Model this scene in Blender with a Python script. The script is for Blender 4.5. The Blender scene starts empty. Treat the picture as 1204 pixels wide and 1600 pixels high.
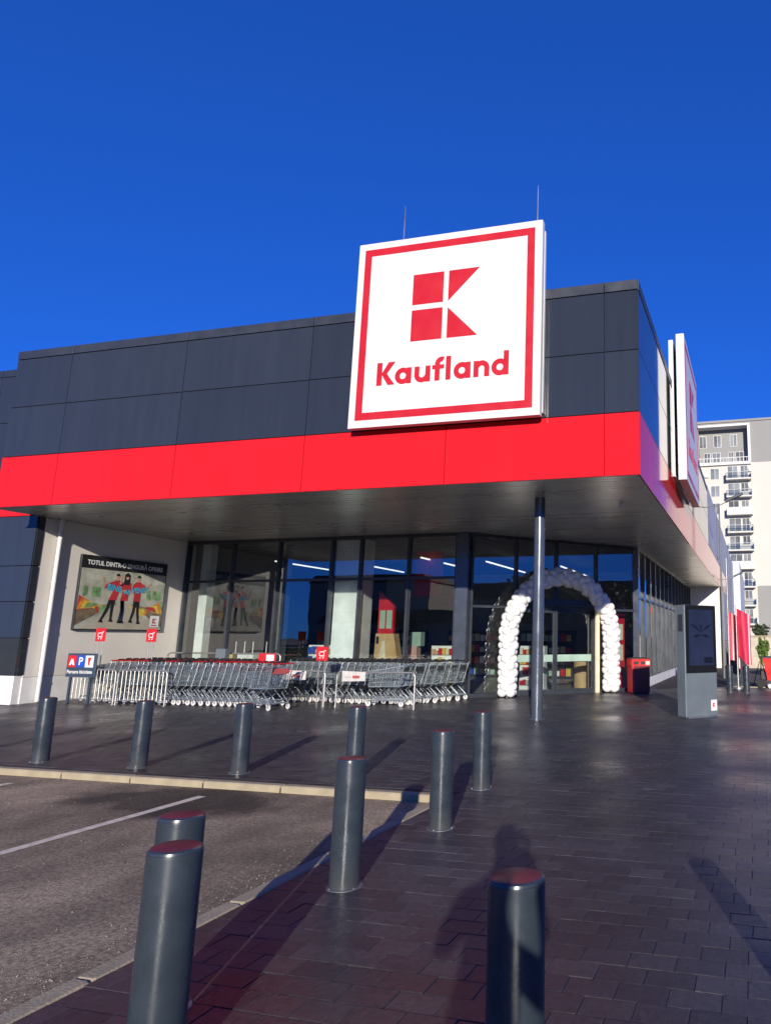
import bpy, bmesh, math, random
from mathutils import Vector, Matrix
random.seed(7)
sc = bpy.context.scene
COL = sc.collection
rad = math.radians

# ------------------------------------------------------------------ camera
CAM_R = ((0.971144, 0.238450, 0.004528), (-0.039570, 0.179820, -0.982903), (-0.235187, 0.954362, 0.184066))
FPX, PCX, PCY, IW, IH, EYE = 1085.46, 911.01, 793.81, 1204.0, 1600.0, 1.6
cam = bpy.data.cameras.new('camera')
cam.sensor_fit = 'AUTO'; cam.sensor_width = 36.0
cam.lens = FPX / IH * 36.0
cam.shift_x = (IW / 2 - PCX) / IH
cam.shift_y = (PCY - IH / 2) / IH
cam.clip_start = 0.03; cam.clip_end = 2000
camo = bpy.data.objects.new('camera', cam); COL.objects.link(camo)
r, d, f = [Vector(v) for v in CAM_R]
M = Matrix(((r.x, -d.x, -f.x, 0), (r.y, -d.y, -f.y, 0), (r.z, -d.z, -f.z, EYE), (0, 0, 0, 1)))
camo.matrix_world = M
sc.camera = camo

# ------------------------------------------------------------------ sky, sun, exposure
SUN_EL, SUN_AZ = 14.4, 18.7          # light travels towards +Y, turned 18.7 degrees towards -X
w = bpy.data.worlds.new('World'); sc.world = w; w.use_nodes = True
wn = w.node_tree; wn.nodes.clear()
wo = wn.nodes.new('ShaderNodeOutputWorld'); bg = wn.nodes.new('ShaderNodeBackground')
sky = wn.nodes.new('ShaderNodeTexSky'); sky.sky_type = 'NISHITA'; sky.sun_disc = False
sky.sun_elevation = rad(SUN_EL); sky.sun_rotation = rad(180 - SUN_AZ)
sky.altitude = 300; sky.air_density = 0.6; sky.dust_density = 0.0; sky.ozone_density = 3.0
tint = wn.nodes.new('ShaderNodeVectorMath'); tint.operation = 'MULTIPLY'; tint.inputs[1].default_value = (0.11, 0.53, 1.80)   # deep clear-day blue, the same all round
bg.inputs['Strength'].default_value = 0.15
gm = wn.nodes.new('ShaderNodeGamma'); gm.inputs['Gamma'].default_value = 0.6   # evens the fall-off from horizon to zenith
wn.links.new(sky.outputs[0], gm.inputs['Color']); wn.links.new(gm.outputs[0], tint.inputs[0]); wn.links.new(tint.outputs[0], bg.inputs['Color'])
wn.links.new(bg.outputs[0], wo.inputs['Surface'])
sl = bpy.data.lights.new('sun', 'SUN'); sl.energy = 5.0; sl.angle = rad(0.53); sl.color = (1.0, 0.93, 0.83)
so = bpy.data.objects.new('sun', sl); COL.objects.link(so)
LD = Vector((-math.sin(rad(SUN_AZ)) * math.cos(rad(SUN_EL)), math.cos(rad(SUN_AZ)) * math.cos(rad(SUN_EL)), -math.sin(rad(SUN_EL))))
so.rotation_euler = LD.to_track_quat('-Z', 'Y').to_euler()
so.location = (20, -40, 30)
sc.view_settings.view_transform = 'Standard'; sc.view_settings.look = 'None'
sc.view_settings.exposure = 0.32; sc.view_settings.gamma = 1.0
sc.view_settings.use_curve_mapping = False
sc.render.engine = 'CYCLES'
sc.cycles.max_bounces = 8; sc.cycles.transparent_max_bounces = 12

# ------------------------------------------------------------------ materials
MATS = {}
def pm(name, col, rough=0.5, metal=0.0, spec=0.5, var=0.12, vscale=3.0, bump=0.0, bscale=40.0, emit=None, estr=0.0, coat=0.0, rvar=0.08):
    m = bpy.data.materials.new(name); m.use_nodes = True; nt = m.node_tree; b = nt.nodes['Principled BSDF']
    b.inputs['Metallic'].default_value = metal; b.inputs['Specular IOR Level'].default_value = spec
    b.inputs['Coat Weight'].default_value = coat; b.inputs['Coat Roughness'].default_value = 0.08
    tc = nt.nodes.new('ShaderNodeTexCoord')
    nz = nt.nodes.new('ShaderNodeTexNoise'); nz.inputs['Scale'].default_value = vscale; nz.inputs['Detail'].default_value = 6
    nt.links.new(tc.outputs['Object'], nz.inputs['Vector'])
    mp = nt.nodes.new('ShaderNodeMapRange'); mp.inputs['From Min'].default_value = 0.3; mp.inputs['From Max'].default_value = 0.7
    mp.inputs['To Min'].default_value = 1 - var; mp.inputs['To Max'].default_value = 1 + var
    nt.links.new(nz.outputs['Fac'], mp.inputs['Value'])
    mx = nt.nodes.new('ShaderNodeVectorMath'); mx.operation = 'SCALE'; mx.inputs[0].default_value = col[:3]
    nt.links.new(mp.outputs[0], mx.inputs['Scale']); nt.links.new(mx.outputs[0], b.inputs['Base Color'])
    mr = nt.nodes.new('ShaderNodeMapRange'); mr.inputs['From Min'].default_value = 0.3; mr.inputs['From Max'].default_value = 0.7
    mr.inputs['To Min'].default_value = max(0.0, rough - rvar); mr.inputs['To Max'].default_value = min(1, rough + rvar)
    nt.links.new(nz.outputs['Fac'], mr.inputs['Value']); nt.links.new(mr.outputs[0], b.inputs['Roughness'])
    if bump:
        n2 = nt.nodes.new('ShaderNodeTexNoise'); n2.inputs['Scale'].default_value = bscale; n2.inputs['Detail'].default_value = 5
        nt.links.new(tc.outputs['Object'], n2.inputs['Vector'])
        bp = nt.nodes.new('ShaderNodeBump'); bp.inputs['Strength'].default_value = bump; bp.inputs['Distance'].default_value = 0.01
        nt.links.new(n2.outputs['Fac'], bp.inputs['Height']); nt.links.new(bp.outputs[0], b.inputs['Normal'])
    if emit:
        b.inputs['Emission Color'].default_value = (*emit, 1); b.inputs['Emission Strength'].default_value = estr
    MATS[name] = m
    return m

pm('dark_panel', (0.027, 0.032, 0.039), 0.04, 0.0, 0.5, 0.03, 0.7, rvar=.01)
pm('red_panel', (0.60, 0.014, 0.021), 0.07, 0.0, 0.08, 0.03, 0.7, rvar=.01)
def panel_vary(name, lo, hi):
    nt = MATS[name].node_tree; b = nt.nodes['Principled BSDF']; L = nt.links.new
    oi = nt.nodes.new('ShaderNodeObjectInfo'); mq = nt.nodes.new('ShaderNodeMapRange'); mq.inputs[3].default_value = lo; mq.inputs[4].default_value = hi
    sc_ = nt.nodes.new('ShaderNodeVectorMath'); sc_.operation = 'SCALE'
    L(oi.outputs['Random'], mq.inputs[0]); L(b.inputs['Base Color'].links[0].from_socket, sc_.inputs[0]); L(mq.outputs[0], sc_.inputs['Scale']); L(sc_.outputs[0], b.inputs['Base Color'])
def streaks(name, lo, hi):
    nt = MATS[name].node_tree; b = nt.nodes['Principled BSDF']; L = nt.links.new; ge = nt.nodes.new('ShaderNodeNewGeometry')
    mp_ = nt.nodes.new('ShaderNodeMapping'); mp_.inputs['Scale'].default_value = (5, 5, .35); L(ge.outputs['Position'], mp_.inputs[0])
    nz = nt.nodes.new('ShaderNodeTexNoise'); nz.inputs['Scale'].default_value = 1.3; nz.inputs['Detail'].default_value = 9; L(mp_.outputs[0], nz.inputs['Vector'])
    mq = nt.nodes.new('ShaderNodeMapRange'); mq.inputs[1].default_value = .3; mq.inputs[2].default_value = .7; mq.inputs[3].default_value = lo; mq.inputs[4].default_value = hi; L(nz.outputs['Fac'], mq.inputs[0])
    sc_ = nt.nodes.new('ShaderNodeVectorMath'); sc_.operation = 'SCALE'; L(b.inputs['Base Color'].links[0].from_socket, sc_.inputs[0]); L(mq.outputs[0], sc_.inputs['Scale']); L(sc_.outputs[0], b.inputs['Base Color'])
    n2 = nt.nodes.new('ShaderNodeTexNoise'); n2.inputs['Scale'].default_value = .9; n2.inputs['Detail'].default_value = 1; L(ge.outputs['Position'], n2.inputs['Vector'])
    bp = nt.nodes.new('ShaderNodeBump'); bp.inputs['Strength'].default_value = .08; bp.inputs['Distance'].default_value = .02; L(n2.outputs['Fac'], bp.inputs['Height']); L(bp.outputs[0], b.inputs['Normal'])
streaks('dark_panel', .93, 1.06); streaks('red_panel', .93, 1.05)
panel_vary('dark_panel', .90, 1.08); panel_vary('red_panel', .95, 1.04)
pm('recess', (0.012, 0.012, 0.014), 0.7)
pm('cap', (0.030, 0.034, 0.042), 0.4)
pm('white_wall', (0.70, 0.65, 0.57), 0.6, var=0.05, vscale=1.2, bump=0.05)
pm('plinth', (0.70, 0.68, 0.64), 0.8, var=0.08, bump=0.2)
def soffit_mat():
    m = pm('soffit', (0.58, 0.56, 0.52), 0.26, 0.7, 0.5, 0.04, 1.2, rvar=.04); nt = m.node_tree; b = nt.nodes['Principled BSDF']; L = nt.links.new
    oi = nt.nodes.new('ShaderNodeObjectInfo'); mp = nt.nodes.new('ShaderNodeMapRange'); mp.inputs[3].default_value = 0.27; mp.inputs[4].default_value = 0.31
    L(oi.outputs['Random'], mp.inputs[0]); L(mp.outputs[0], b.inputs['Roughness'])
    sc_ = nt.nodes.new('ShaderNodeVectorMath'); sc_.operation = 'SCALE'; mq = nt.nodes.new('ShaderNodeMapRange'); mq.inputs[3].default_value = 0.97; mq.inputs[4].default_value = 1.03
    L(oi.outputs['Random'], mq.inputs[0]); L(b.inputs['Base Color'].links[0].from_socket, sc_.inputs[0]); L(mq.outputs[0], sc_.inputs['Scale']); L(sc_.outputs[0], b.inputs['Base Color'])
soffit_mat()
pm('frame', (0.040, 0.046, 0.055), 0.35, 0.2)
pm('column_grey', (0.10, 0.115, 0.14), 0.25, 0.5, 0.5, 0.08, 3)
pm('steel', (0.55, 0.56, 0.57), 0.3, 0.9)
pm('wire', (0.36, 0.41, 0.43), 0.35, 0.7)
pm('chassis', (0.36, 0.39, 0.41), 0.35, 0.7)
pm('rail', (0.44, 0.42, 0.39), 0.4, 0.75)
pm('red_faded', (0.36, 0.07, 0.07), 0.5)
pm('black_plastic', (0.015, 0.015, 0.017), 0.45)
pm('red_plastic', (0.50, 0.015, 0.020), 0.4)
pm('castor', (0.55, 0.53, 0.50), 0.6)
pm('bollard', (0.027, 0.036, 0.045), 0.27, 0.0, 0.5, 0.16, 7, 0.06, 30)
def bollard_dirt():
    nt = MATS['bollard'].node_tree; b = nt.nodes['Principled BSDF']; L = nt.links.new; src = b.inputs['Base Color'].links[0].from_socket
    tc = nt.nodes.new('ShaderNodeTexCoord'); sp_ = nt.nodes.new('ShaderNodeSeparateXYZ'); L(tc.outputs['Object'], sp_.inputs[0]); oi = nt.nodes.new('ShaderNodeObjectInfo')
    ad = nt.nodes.new('ShaderNodeVectorMath'); ad.operation = 'ADD'; L(tc.outputs['Object'], ad.inputs[0]); L(oi.outputs['Location'], ad.inputs[1])
    n1 = nt.nodes.new('ShaderNodeTexNoise'); n1.inputs['Scale'].default_value = 11; n1.inputs['Detail'].default_value = 8; n1.inputs['Roughness'].default_value = .7; L(ad.outputs[0], n1.inputs['Vector'])
    m1 = nt.nodes.new('ShaderNodeMapRange'); m1.inputs[1].default_value = 0.0; m1.inputs[2].default_value = 0.22; m1.inputs[3].default_value = 0.75; m1.inputs[4].default_value = 0.0; L(sp_.outputs[2], m1.inputs[0])
    k = nt.nodes.new('ShaderNodeMath'); k.operation = 'MULTIPLY'; L(m1.outputs[0], k.inputs[0]); L(n1.outputs['Fac'], k.inputs[1])
    n2 = nt.nodes.new('ShaderNodeTexNoise'); n2.inputs['Scale'].default_value = 5; n2.inputs['Detail'].default_value = 10; n2.inputs['Roughness'].default_value = .75; L(ad.outputs[0], n2.inputs['Vector'])
    m2 = nt.nodes.new('ShaderNodeMapRange'); m2.inputs[1].default_value = 0.60; m2.inputs[2].default_value = 0.68; m2.inputs[3].default_value = 0.0; m2.inputs[4].default_value = 0.35; L(n2.outputs['Fac'], m2.inputs[0])
    k2 = nt.nodes.new('ShaderNodeMath'); k2.operation = 'MAXIMUM'; L(k.outputs[0], k2.inputs[0]); L(m2.outputs[0], k2.inputs[1])
    mx = nt.nodes.new('ShaderNodeMix'); mx.data_type = 'RGBA'; mx.inputs[7].default_value = (.085, .08, .072, 1); L(k2.outputs[0], mx.inputs[0]); L(src, mx.inputs[6]); L(mx.outputs[2], b.inputs['Base Color'])
bollard_dirt()
pm('bollard_top', (0.12, 0.022, 0.026), 0.4, 0.0, 0.3, 0.25, 14)  # the dark red reflection on the caps is put into this base colour
pm('sign_white', (0.63, 0.62, 0.60), 0.35, var=0.02)
pm('sign_red', (0.47, 0.012, 0.016), 0.35, var=0.03)
pm('galv', (0.35, 0.36, 0.37), 0.4, 0.8)
pm('balloon', (0.72, 0.71, 0.70), 0.28, 0.0, 0.5, 0.03)
pm('kiosk', (0.125, 0.15, 0.165), 0.35, 0.1, 0.5, 0.06)
pm('screen', (0.010, 0.011, 0.014), 0.08, 0, 0.5, 0.05)
pm('screen_image', (0.016, 0.022, 0.050), 0.12, 0, 0.5, 0.2, 2)
pm('screen_mark', (0.008, 0.010, 0.020), 0.15)
pm('bin_red', (0.55, 0.018, 0.018), 0.35)
pm('bin_dark', (0.15, 0.012, 0.012), 0.4)
pm('blue', (0.012, 0.070, 0.42), 0.4)
pm('navy_board', (0.035, 0.052, 0.080), 0.4)
pm('kerb', (0.33, 0.275, 0.18), 0.85, 0, 0.3, 0.18, 4, 0.4, 60)
pm('paint_white', (0.64, 0.56, 0.42), 0.7, 0, 0.3, 0.22, 14, 0.3, 80)
pm('mortar', (0.044, 0.038, 0.034), 0.8, 0, 0.3, 0.6, 3)
pm('earth', (0.16, 0.145, 0.12), 0.95, 0, 0.2, 0.25, 0.3, 0.3, 3)
pm('road', (0.10, 0.095, 0.09), 0.9, 0, 0.3, 0.2, 1)
pm('interior_dark', (0.030, 0.029, 0.030), 0.8)
pm('interior_floor', (0.40, 0.385, 0.35), 0.35)
pm('interior_wall', (0.32, 0.30, 0.27), 0.8)
pm('interior_white', (0.78, 0.79, 0.77), 0.6)
pm('wood', (0.52, 0.34, 0.16), 0.55, 0, 0.4, 0.15, 5)
pm('pale_green', (0.30, 0.42, 0.34), 0.5)
pm('cream', (0.66, 0.58, 0.42), 0.5)
pm('yellow', (0.60, 0.42, 0.05), 0.5)
pm('lamp_glow', (0.9, 0.9, 0.88), 0.5, emit=(1.0, 0.97, 0.92), estr=1.3)
pm('downlight', (0.5, 0.5, 0.48), 0.3, 0.4)
pm('apt_white', (0.54, 0.51, 0.44), 0.85, var=0.05, vscale=0.2)
pm('apt_grey', (0.26, 0.255, 0.235), 0.85, var=0.06, vscale=0.2)
pm('apt_slab', (0.60, 0.57, 0.51), 0.85)
pm('apt_frame', (0.60, 0.59, 0.56), 0.6)
pm('apt_pane', (0.075, 0.082, 0.085), 0.3, 0, 0.4, 0.4, 0.4)
panel_vary('apt_pane', .5, 2.6)
pm('rail_glass', (0.40, 0.42, 0.40), 0.15, 0, 0.5, 0.15, 1)
pm('rose', (0.50, 0.30, 0.24), 0.7)
pm('hall_grey', (0.42, 0.41, 0.385), 0.5, var=0.05)
pm('hall_pale', (0.52, 0.53, 0.57), 0.5, var=0.04)
pm('beige_wall', (0.46, 0.41, 0.32), 0.9, var=0.15, vscale=2, bump=0.4, bscale=20)
pm('flag_red', (0.55, 0.02, 0.06), 0.6, var=0.15, vscale=4)
pm('flag_white', (0.75, 0.62, 0.62), 0.6)
pm('bark', (0.10, 0.07, 0.045), 0.9, bump=0.5)
pm('leaf', (0.09, 0.15, 0.02), 0.6, var=0.35, vscale=9)
pm('leaf_dark', (0.035, 0.055, 0.018), 0.7, var=0.4, vscale=2)
pm('house_brown', (0.34, 0.27, 0.20), 0.8)
pm('roof_brown', (0.12, 0.06, 0.04), 0.8)
pm('skin', (0.55, 0.34, 0.25), 0.5)
pm('coat_cloth', (0.025, 0.027, 0.035), 0.85, bump=0.3)
pm('trousers', (0.03, 0.035, 0.05), 0.85)
pm('hair', (0.02, 0.014, 0.010), 0.6)
pm('shoe', (0.04, 0.03, 0.025), 0.5)
pm('car_black', (0.012, 0.013, 0.016), 0.15, 0, 0.6, coat=0.6)
pm('lamp_grey', (0.12, 0.125, 0.13), 0.5)
pm('ring_grey', (0.16, 0.17, 0.18), 0.45, 0.6)
pm('banner_white', (0.48, 0.45, 0.42), 0.6, var=.2, vscale=8)
pm('tyre', (0.02, 0.02, 0.02), 0.85)
pm('litter', (0.55, 0.53, 0.50), 0.6)
pm('gravel', (0.22, 0.185, 0.15), 0.9, var=0.4, vscale=30)
# poster print colours
pm('print_black', (0.016, 0.016, 0.018), 0.4); pm('print_white', (0.72, 0.72, 0.70), 0.4)
pm('print_wallbg', (0.38, 0.39, 0.31), 0.4, var=0.3, vscale=4); pm('print_floor', (0.40, 0.36, 0.28), 0.4)
pm('print_wood', (0.17, 0.12, 0.07), 0.4, var=0.4, vscale=6); pm('print_green', (0.16, 0.30, 0.12), 0.4, var=0.5, vscale=8)
pm('print_orange', (0.55, 0.20, 0.03), 0.4, var=0.4, vscale=9); pm('print_yellow', (0.62, 0.45, 0.05), 0.4, var=0.3, vscale=9)
pm('print_cyan', (0.05, 0.40, 0.60), 0.4); pm('print_skin', (0.50, 0.30, 0.20), 0.4); pm('print_denim', (0.02, 0.03, 0.07), 0.4)
pm('print_red', (0.45, 0.03, 0.04), 0.4)

def glass_mat(name, tint, refl):
    m = bpy.data.materials.new(name); m.use_nodes = True; nt = m.node_tree; nt.nodes.clear()
    o = nt.nodes.new('ShaderNodeOutputMaterial'); mix = nt.nodes.new('ShaderNodeMixShader')
    tr = nt.nodes.new('ShaderNodeBsdfTransparent'); tr.inputs[0].default_value = (*tint, 1)
    gl = nt.nodes.new('ShaderNodeBsdfGlossy'); gl.inputs['Roughness'].default_value = 0.0; gl.inputs[0].default_value = (0.95, 0.97, 1, 1)
    fr = nt.nodes.new('ShaderNodeFresnel'); fr.inputs[0].default_value = 1.5
    mm = nt.nodes.new('ShaderNodeMath'); mm.operation = 'MULTIPLY_ADD'; mm.inputs[1].default_value = 1.15; mm.inputs[2].default_value = refl; mm.use_clamp = True
    nz = nt.nodes.new('ShaderNodeTexNoise'); nz.inputs['Scale'].default_value = 0.9
    tc = nt.nodes.new('ShaderNodeTexCoord'); nt.links.new(tc.outputs['Object'], nz.inputs['Vector'])
    bp = nt.nodes.new('ShaderNodeBump'); bp.inputs['Strength'].default_value = 0.02; bp.inputs['Distance'].default_value = 0.05
    nt.links.new(nz.outputs['Fac'], bp.inputs['Height']); nt.links.new(bp.outputs[0], gl.inputs['Normal'])
    nt.links.new(fr.outputs[0], mm.inputs[0]); nt.links.new(mm.outputs[0], mix.inputs[0])
    nt.links.new(tr.outputs[0], mix.inputs[1]); nt.links.new(gl.outputs[0], mix.inputs[2]); nt.links.new(mix.outputs[0], o.inputs[0])
    MATS[name] = m
glass_mat('glass', (0.72, 0.78, 0.76), 0.12)
glass_mat('balcony_glass', (0.88, 0.90, 0.88), 0.0)

def paver_mat():
    m = bpy.data.materials.new('paver'); m.use_nodes = True; nt = m.node_tree; b = nt.nodes['Principled BSDF']; L = nt.links.new
    ge = nt.nodes.new('ShaderNodeNewGeometry'); oi = nt.nodes.new('ShaderNodeObjectInfo')
    ad = nt.nodes.new('ShaderNodeMath'); ad.operation = 'ADD'; fr = nt.nodes.new('ShaderNodeMath'); fr.operation = 'FRACT'
    L(ge.outputs['Random Per Island'], ad.inputs[0]); L(oi.outputs['Random'], ad.inputs[1]); L(ad.outputs[0], fr.inputs[0])
    cr = nt.nodes.new('ShaderNodeValToRGB'); e = cr.color_ramp.elements
    e[0].color = (0.037, 0.034, 0.036, 1); e[1].color = (0.062, 0.057, 0.057, 1)
    a = cr.color_ramp.elements.new(0.5); a.color = (0.047, 0.042, 0.044, 1)
    L(fr.outputs[0], cr.inputs[0])
    nz = nt.nodes.new('ShaderNodeTexNoise'); nz.inputs['Scale'].default_value = 0.5; nz.inputs['Detail'].default_value = 8
    L(ge.outputs['Position'], nz.inputs['Vector'])
    mp = nt.nodes.new('ShaderNodeMapRange'); mp.inputs[1].default_value = 0.3; mp.inputs[2].default_value = 0.7; mp.inputs[3].default_value = 0.7; mp.inputs[4].default_value = 1.35
    L(nz.outputs['Fac'], mp.inputs[0])
    sc_ = nt.nodes.new('ShaderNodeVectorMath'); sc_.operation = 'SCALE'; L(cr.outputs[0], sc_.inputs[0]); L(mp.outputs[0], sc_.inputs['Scale'])
    nf = nt.nodes.new('ShaderNodeTexNoise'); nf.inputs['Scale'].default_value = 26; nf.inputs['Detail'].default_value = 9; nf.inputs['Roughness'].default_value = 0.7; L(ge.outputs['Position'], nf.inputs['Vector'])
    mf = nt.nodes.new('ShaderNodeMapRange'); mf.inputs[1].default_value = 0.36; mf.inputs[2].default_value = 0.66; mf.inputs[3].default_value = 0.72; mf.inputs[4].default_value = 1.35; L(nf.outputs['Fac'], mf.inputs[0])
    sf = nt.nodes.new('ShaderNodeVectorMath'); sf.operation = 'SCALE'; L(sc_.outputs[0], sf.inputs[0]); L(mf.outputs[0], sf.inputs['Scale'])
    vs_ = nt.nodes.new('ShaderNodeTexVoronoi'); vs_.inputs['Scale'].default_value = 4.5; L(ge.outputs['Position'], vs_.inputs['Vector'])
    vm = nt.nodes.new('ShaderNodeMapRange'); vm.inputs[1].default_value = 0.035; vm.inputs[2].default_value = 0.055; vm.inputs[3].default_value = 1; vm.inputs[4].default_value = 0; L(vs_.outputs['Distance'], vm.inputs[0])
    vx = nt.nodes.new('ShaderNodeMix'); vx.data_type = 'RGBA'; vx.inputs[7].default_value = (0.10, 0.092, 0.085, 1)
    vk = nt.nodes.new('ShaderNodeMath'); vk.operation = 'MULTIPLY'; vk.inputs[1].default_value = 0.45; L(vm.outputs[0], vk.inputs[0])
    L(vk.outputs[0], vx.inputs[0]); L(sf.outputs[0], vx.inputs[6]); L(vx.outputs[2], b.inputs['Base Color'])
    mr = nt.nodes.new('ShaderNodeMapRange'); mr.inputs[1].default_value = 0.3; mr.inputs[2].default_value = 0.7; mr.inputs[3].default_value = 0.22; mr.inputs[4].default_value = 0.56
    L(nz.outputs['Fac'], mr.inputs[0]); L(mr.outputs[0], b.inputs['Roughness'])
    b.inputs['Specular IOR Level'].default_value = 0.27
    mpp = nt.nodes.new('ShaderNodeMapping'); mpp.inputs['Scale'].default_value = (90, 9, 30); L(ge.outputs['Position'], mpp.inputs[0])
    n2 = nt.nodes.new('ShaderNodeTexNoise'); n2.inputs['Scale'].default_value = 1.0; n2.inputs['Detail'].default_value = 4; L(mpp.outputs[0], n2.inputs['Vector'])
    n3 = nt.nodes.new('ShaderNodeTexNoise'); n3.inputs['Scale'].default_value = 14; n3.inputs['Detail'].default_value = 4; L(ge.outputs['Position'], n3.inputs['Vector'])
    ma = nt.nodes.new('ShaderNodeMath'); ma.operation = 'ADD'; L(n2.outputs['Fac'], ma.inputs[0]); L(n3.outputs['Fac'], ma.inputs[1])
    bp = nt.nodes.new('ShaderNodeBump'); bp.inputs['Strength'].default_value = 0.28; bp.inputs['Distance'].default_value = 0.006
    L(ma.outputs[0], bp.inputs['Height']); L(bp.outputs[0], b.inputs['Normal'])
    MATS['paver'] = m
paver_mat()

def asphalt_mat():
    m = bpy.data.materials.new('asphalt'); m.use_nodes = True; nt = m.node_tree; b = nt.nodes['Principled BSDF']; L = nt.links.new
    ge = nt.nodes.new('ShaderNodeNewGeometry')
    def noise(s, dt=6):
        n = nt.nodes.new('ShaderNodeTexNoise'); n.inputs['Scale'].default_value = s; n.inputs['Detail'].default_value = dt
        L(ge.outputs['Position'], n.inputs['Vector']); return n
    fine = noise(48, 8); vor = nt.nodes.new('ShaderNodeTexVoronoi'); vor.inputs['Scale'].default_value = 150; L(ge.outputs['Position'], vor.inputs['Vector'])
    c1 = nt.nodes.new('ShaderNodeValToRGB'); e = c1.color_ramp.elements
    e[0].position = 0.32; e[0].color = (0.14, 0.108, 0.068, 1); e[1].position = 0.72; e[1].color = (0.39, 0.305, 0.195, 1)
    L(fine.outputs['Fac'], c1.inputs[0])
    big = noise(0.55, 8); mp = nt.nodes.new('ShaderNodeMapRange'); mp.inputs[1].default_value = 0.32; mp.inputs[2].default_value = 0.68; mp.inputs[3].default_value = 0.60; mp.inputs[4].default_value = 1.30
    L(big.outputs['Fac'], mp.inputs[0])
    s1 = nt.nodes.new('ShaderNodeVectorMath'); s1.operation = 'SCALE'; L(c1.outputs[0], s1.inputs[0]); L(mp.outputs[0], s1.inputs['Scale'])
    mpp = nt.nodes.new('ShaderNodeMapping'); mpp.inputs['Scale'].default_value = (1.3, 0.8, 1); L(ge.outputs['Position'], mpp.inputs[0])
    md = nt.nodes.new('ShaderNodeTexNoise'); md.inputs['Scale'].default_value = 1.4; md.inputs['Detail'].default_value = 7; L(mpp.outputs[0], md.inputs['Vector'])
    mq = nt.nodes.new('ShaderNodeMapRange'); mq.inputs[1].default_value = 0.35; mq.inputs[2].default_value = 0.65; mq.inputs[3].default_value = 0.72; mq.inputs[4].default_value = 1.2; L(md.outputs['Fac'], mq.inputs[0])
    s0 = nt.nodes.new('ShaderNodeVectorMath'); s0.operation = 'SCALE'; L(s1.outputs[0], s0.inputs[0]); L(mq.outputs[0], s0.inputs['Scale']); s1 = s0
    # oil and damp stains lying in a loose band below the far kerb
    sep = nt.nodes.new('ShaderNodeSeparateXYZ'); L(ge.outputs['Position'], sep.inputs[0])
    def band(sock, c, wd):
        a = nt.nodes.new('ShaderNodeMath'); a.operation = 'SUBTRACT'; L(sock, a.inputs[0]); a.inputs[1].default_value = c
        b2 = nt.nodes.new('ShaderNodeMath'); b2.operation = 'ABSOLUTE'; L(a.outputs[0], b2.inputs[0])
        c2 = nt.nodes.new('ShaderNodeMapRange'); c2.inputs[1].default_value = 0; c2.inputs[2].default_value = wd; c2.inputs[3].default_value = 1; c2.inputs[4].default_value = 0
        L(b2.outputs[0], c2.inputs[0]); return c2.outputs[0]
    def mul(a, b2):
        n = nt.nodes.new('ShaderNodeMath'); n.operation = 'MULTIPLY'; L(a, n.inputs[0]); L(b2, n.inputs[1]); return n.outputs[0]
    st = noise(1.9, 7); sm = mul(mul(band(sep.outputs[0], -5.8, 2.2), band(sep.outputs[1], 6.45, 1.1)), st.outputs['Fac'])
    sr = nt.nodes.new('ShaderNodeMapRange'); sr.inputs[1].default_value = 0.14; sr.inputs[2].default_value = 0.26; sr.inputs[3].default_value = 1.0; sr.inputs[4].default_value = 0.30
    L(sm, sr.inputs[0])
    s2 = nt.nodes.new('ShaderNodeVectorMath'); s2.operation = 'SCALE'; L(s1.outputs[0], s2.inputs[0]); L(sr.outputs[0], s2.inputs['Scale'])
    L(s2.outputs[0], b.inputs['Base Color'])
    b.inputs['Roughness'].default_value = 0.88; b.inputs['Specular IOR Level'].default_value = 0.3
    ma = nt.nodes.new('ShaderNodeMath'); ma.operation = 'ADD'; L(fine.outputs['Fac'], ma.inputs[0]); L(vor.outputs['Distance'], ma.inputs[1])
    bp = nt.nodes.new('ShaderNodeBump'); bp.inputs['Strength'].default_value = 0.5; bp.inputs['Distance'].default_value = 0.004
    L(ma.outputs[0], bp.inputs['Height']); L(bp.outputs[0], b.inputs['Normal'])
    MATS['asphalt'] = m
asphalt_mat()

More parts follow.
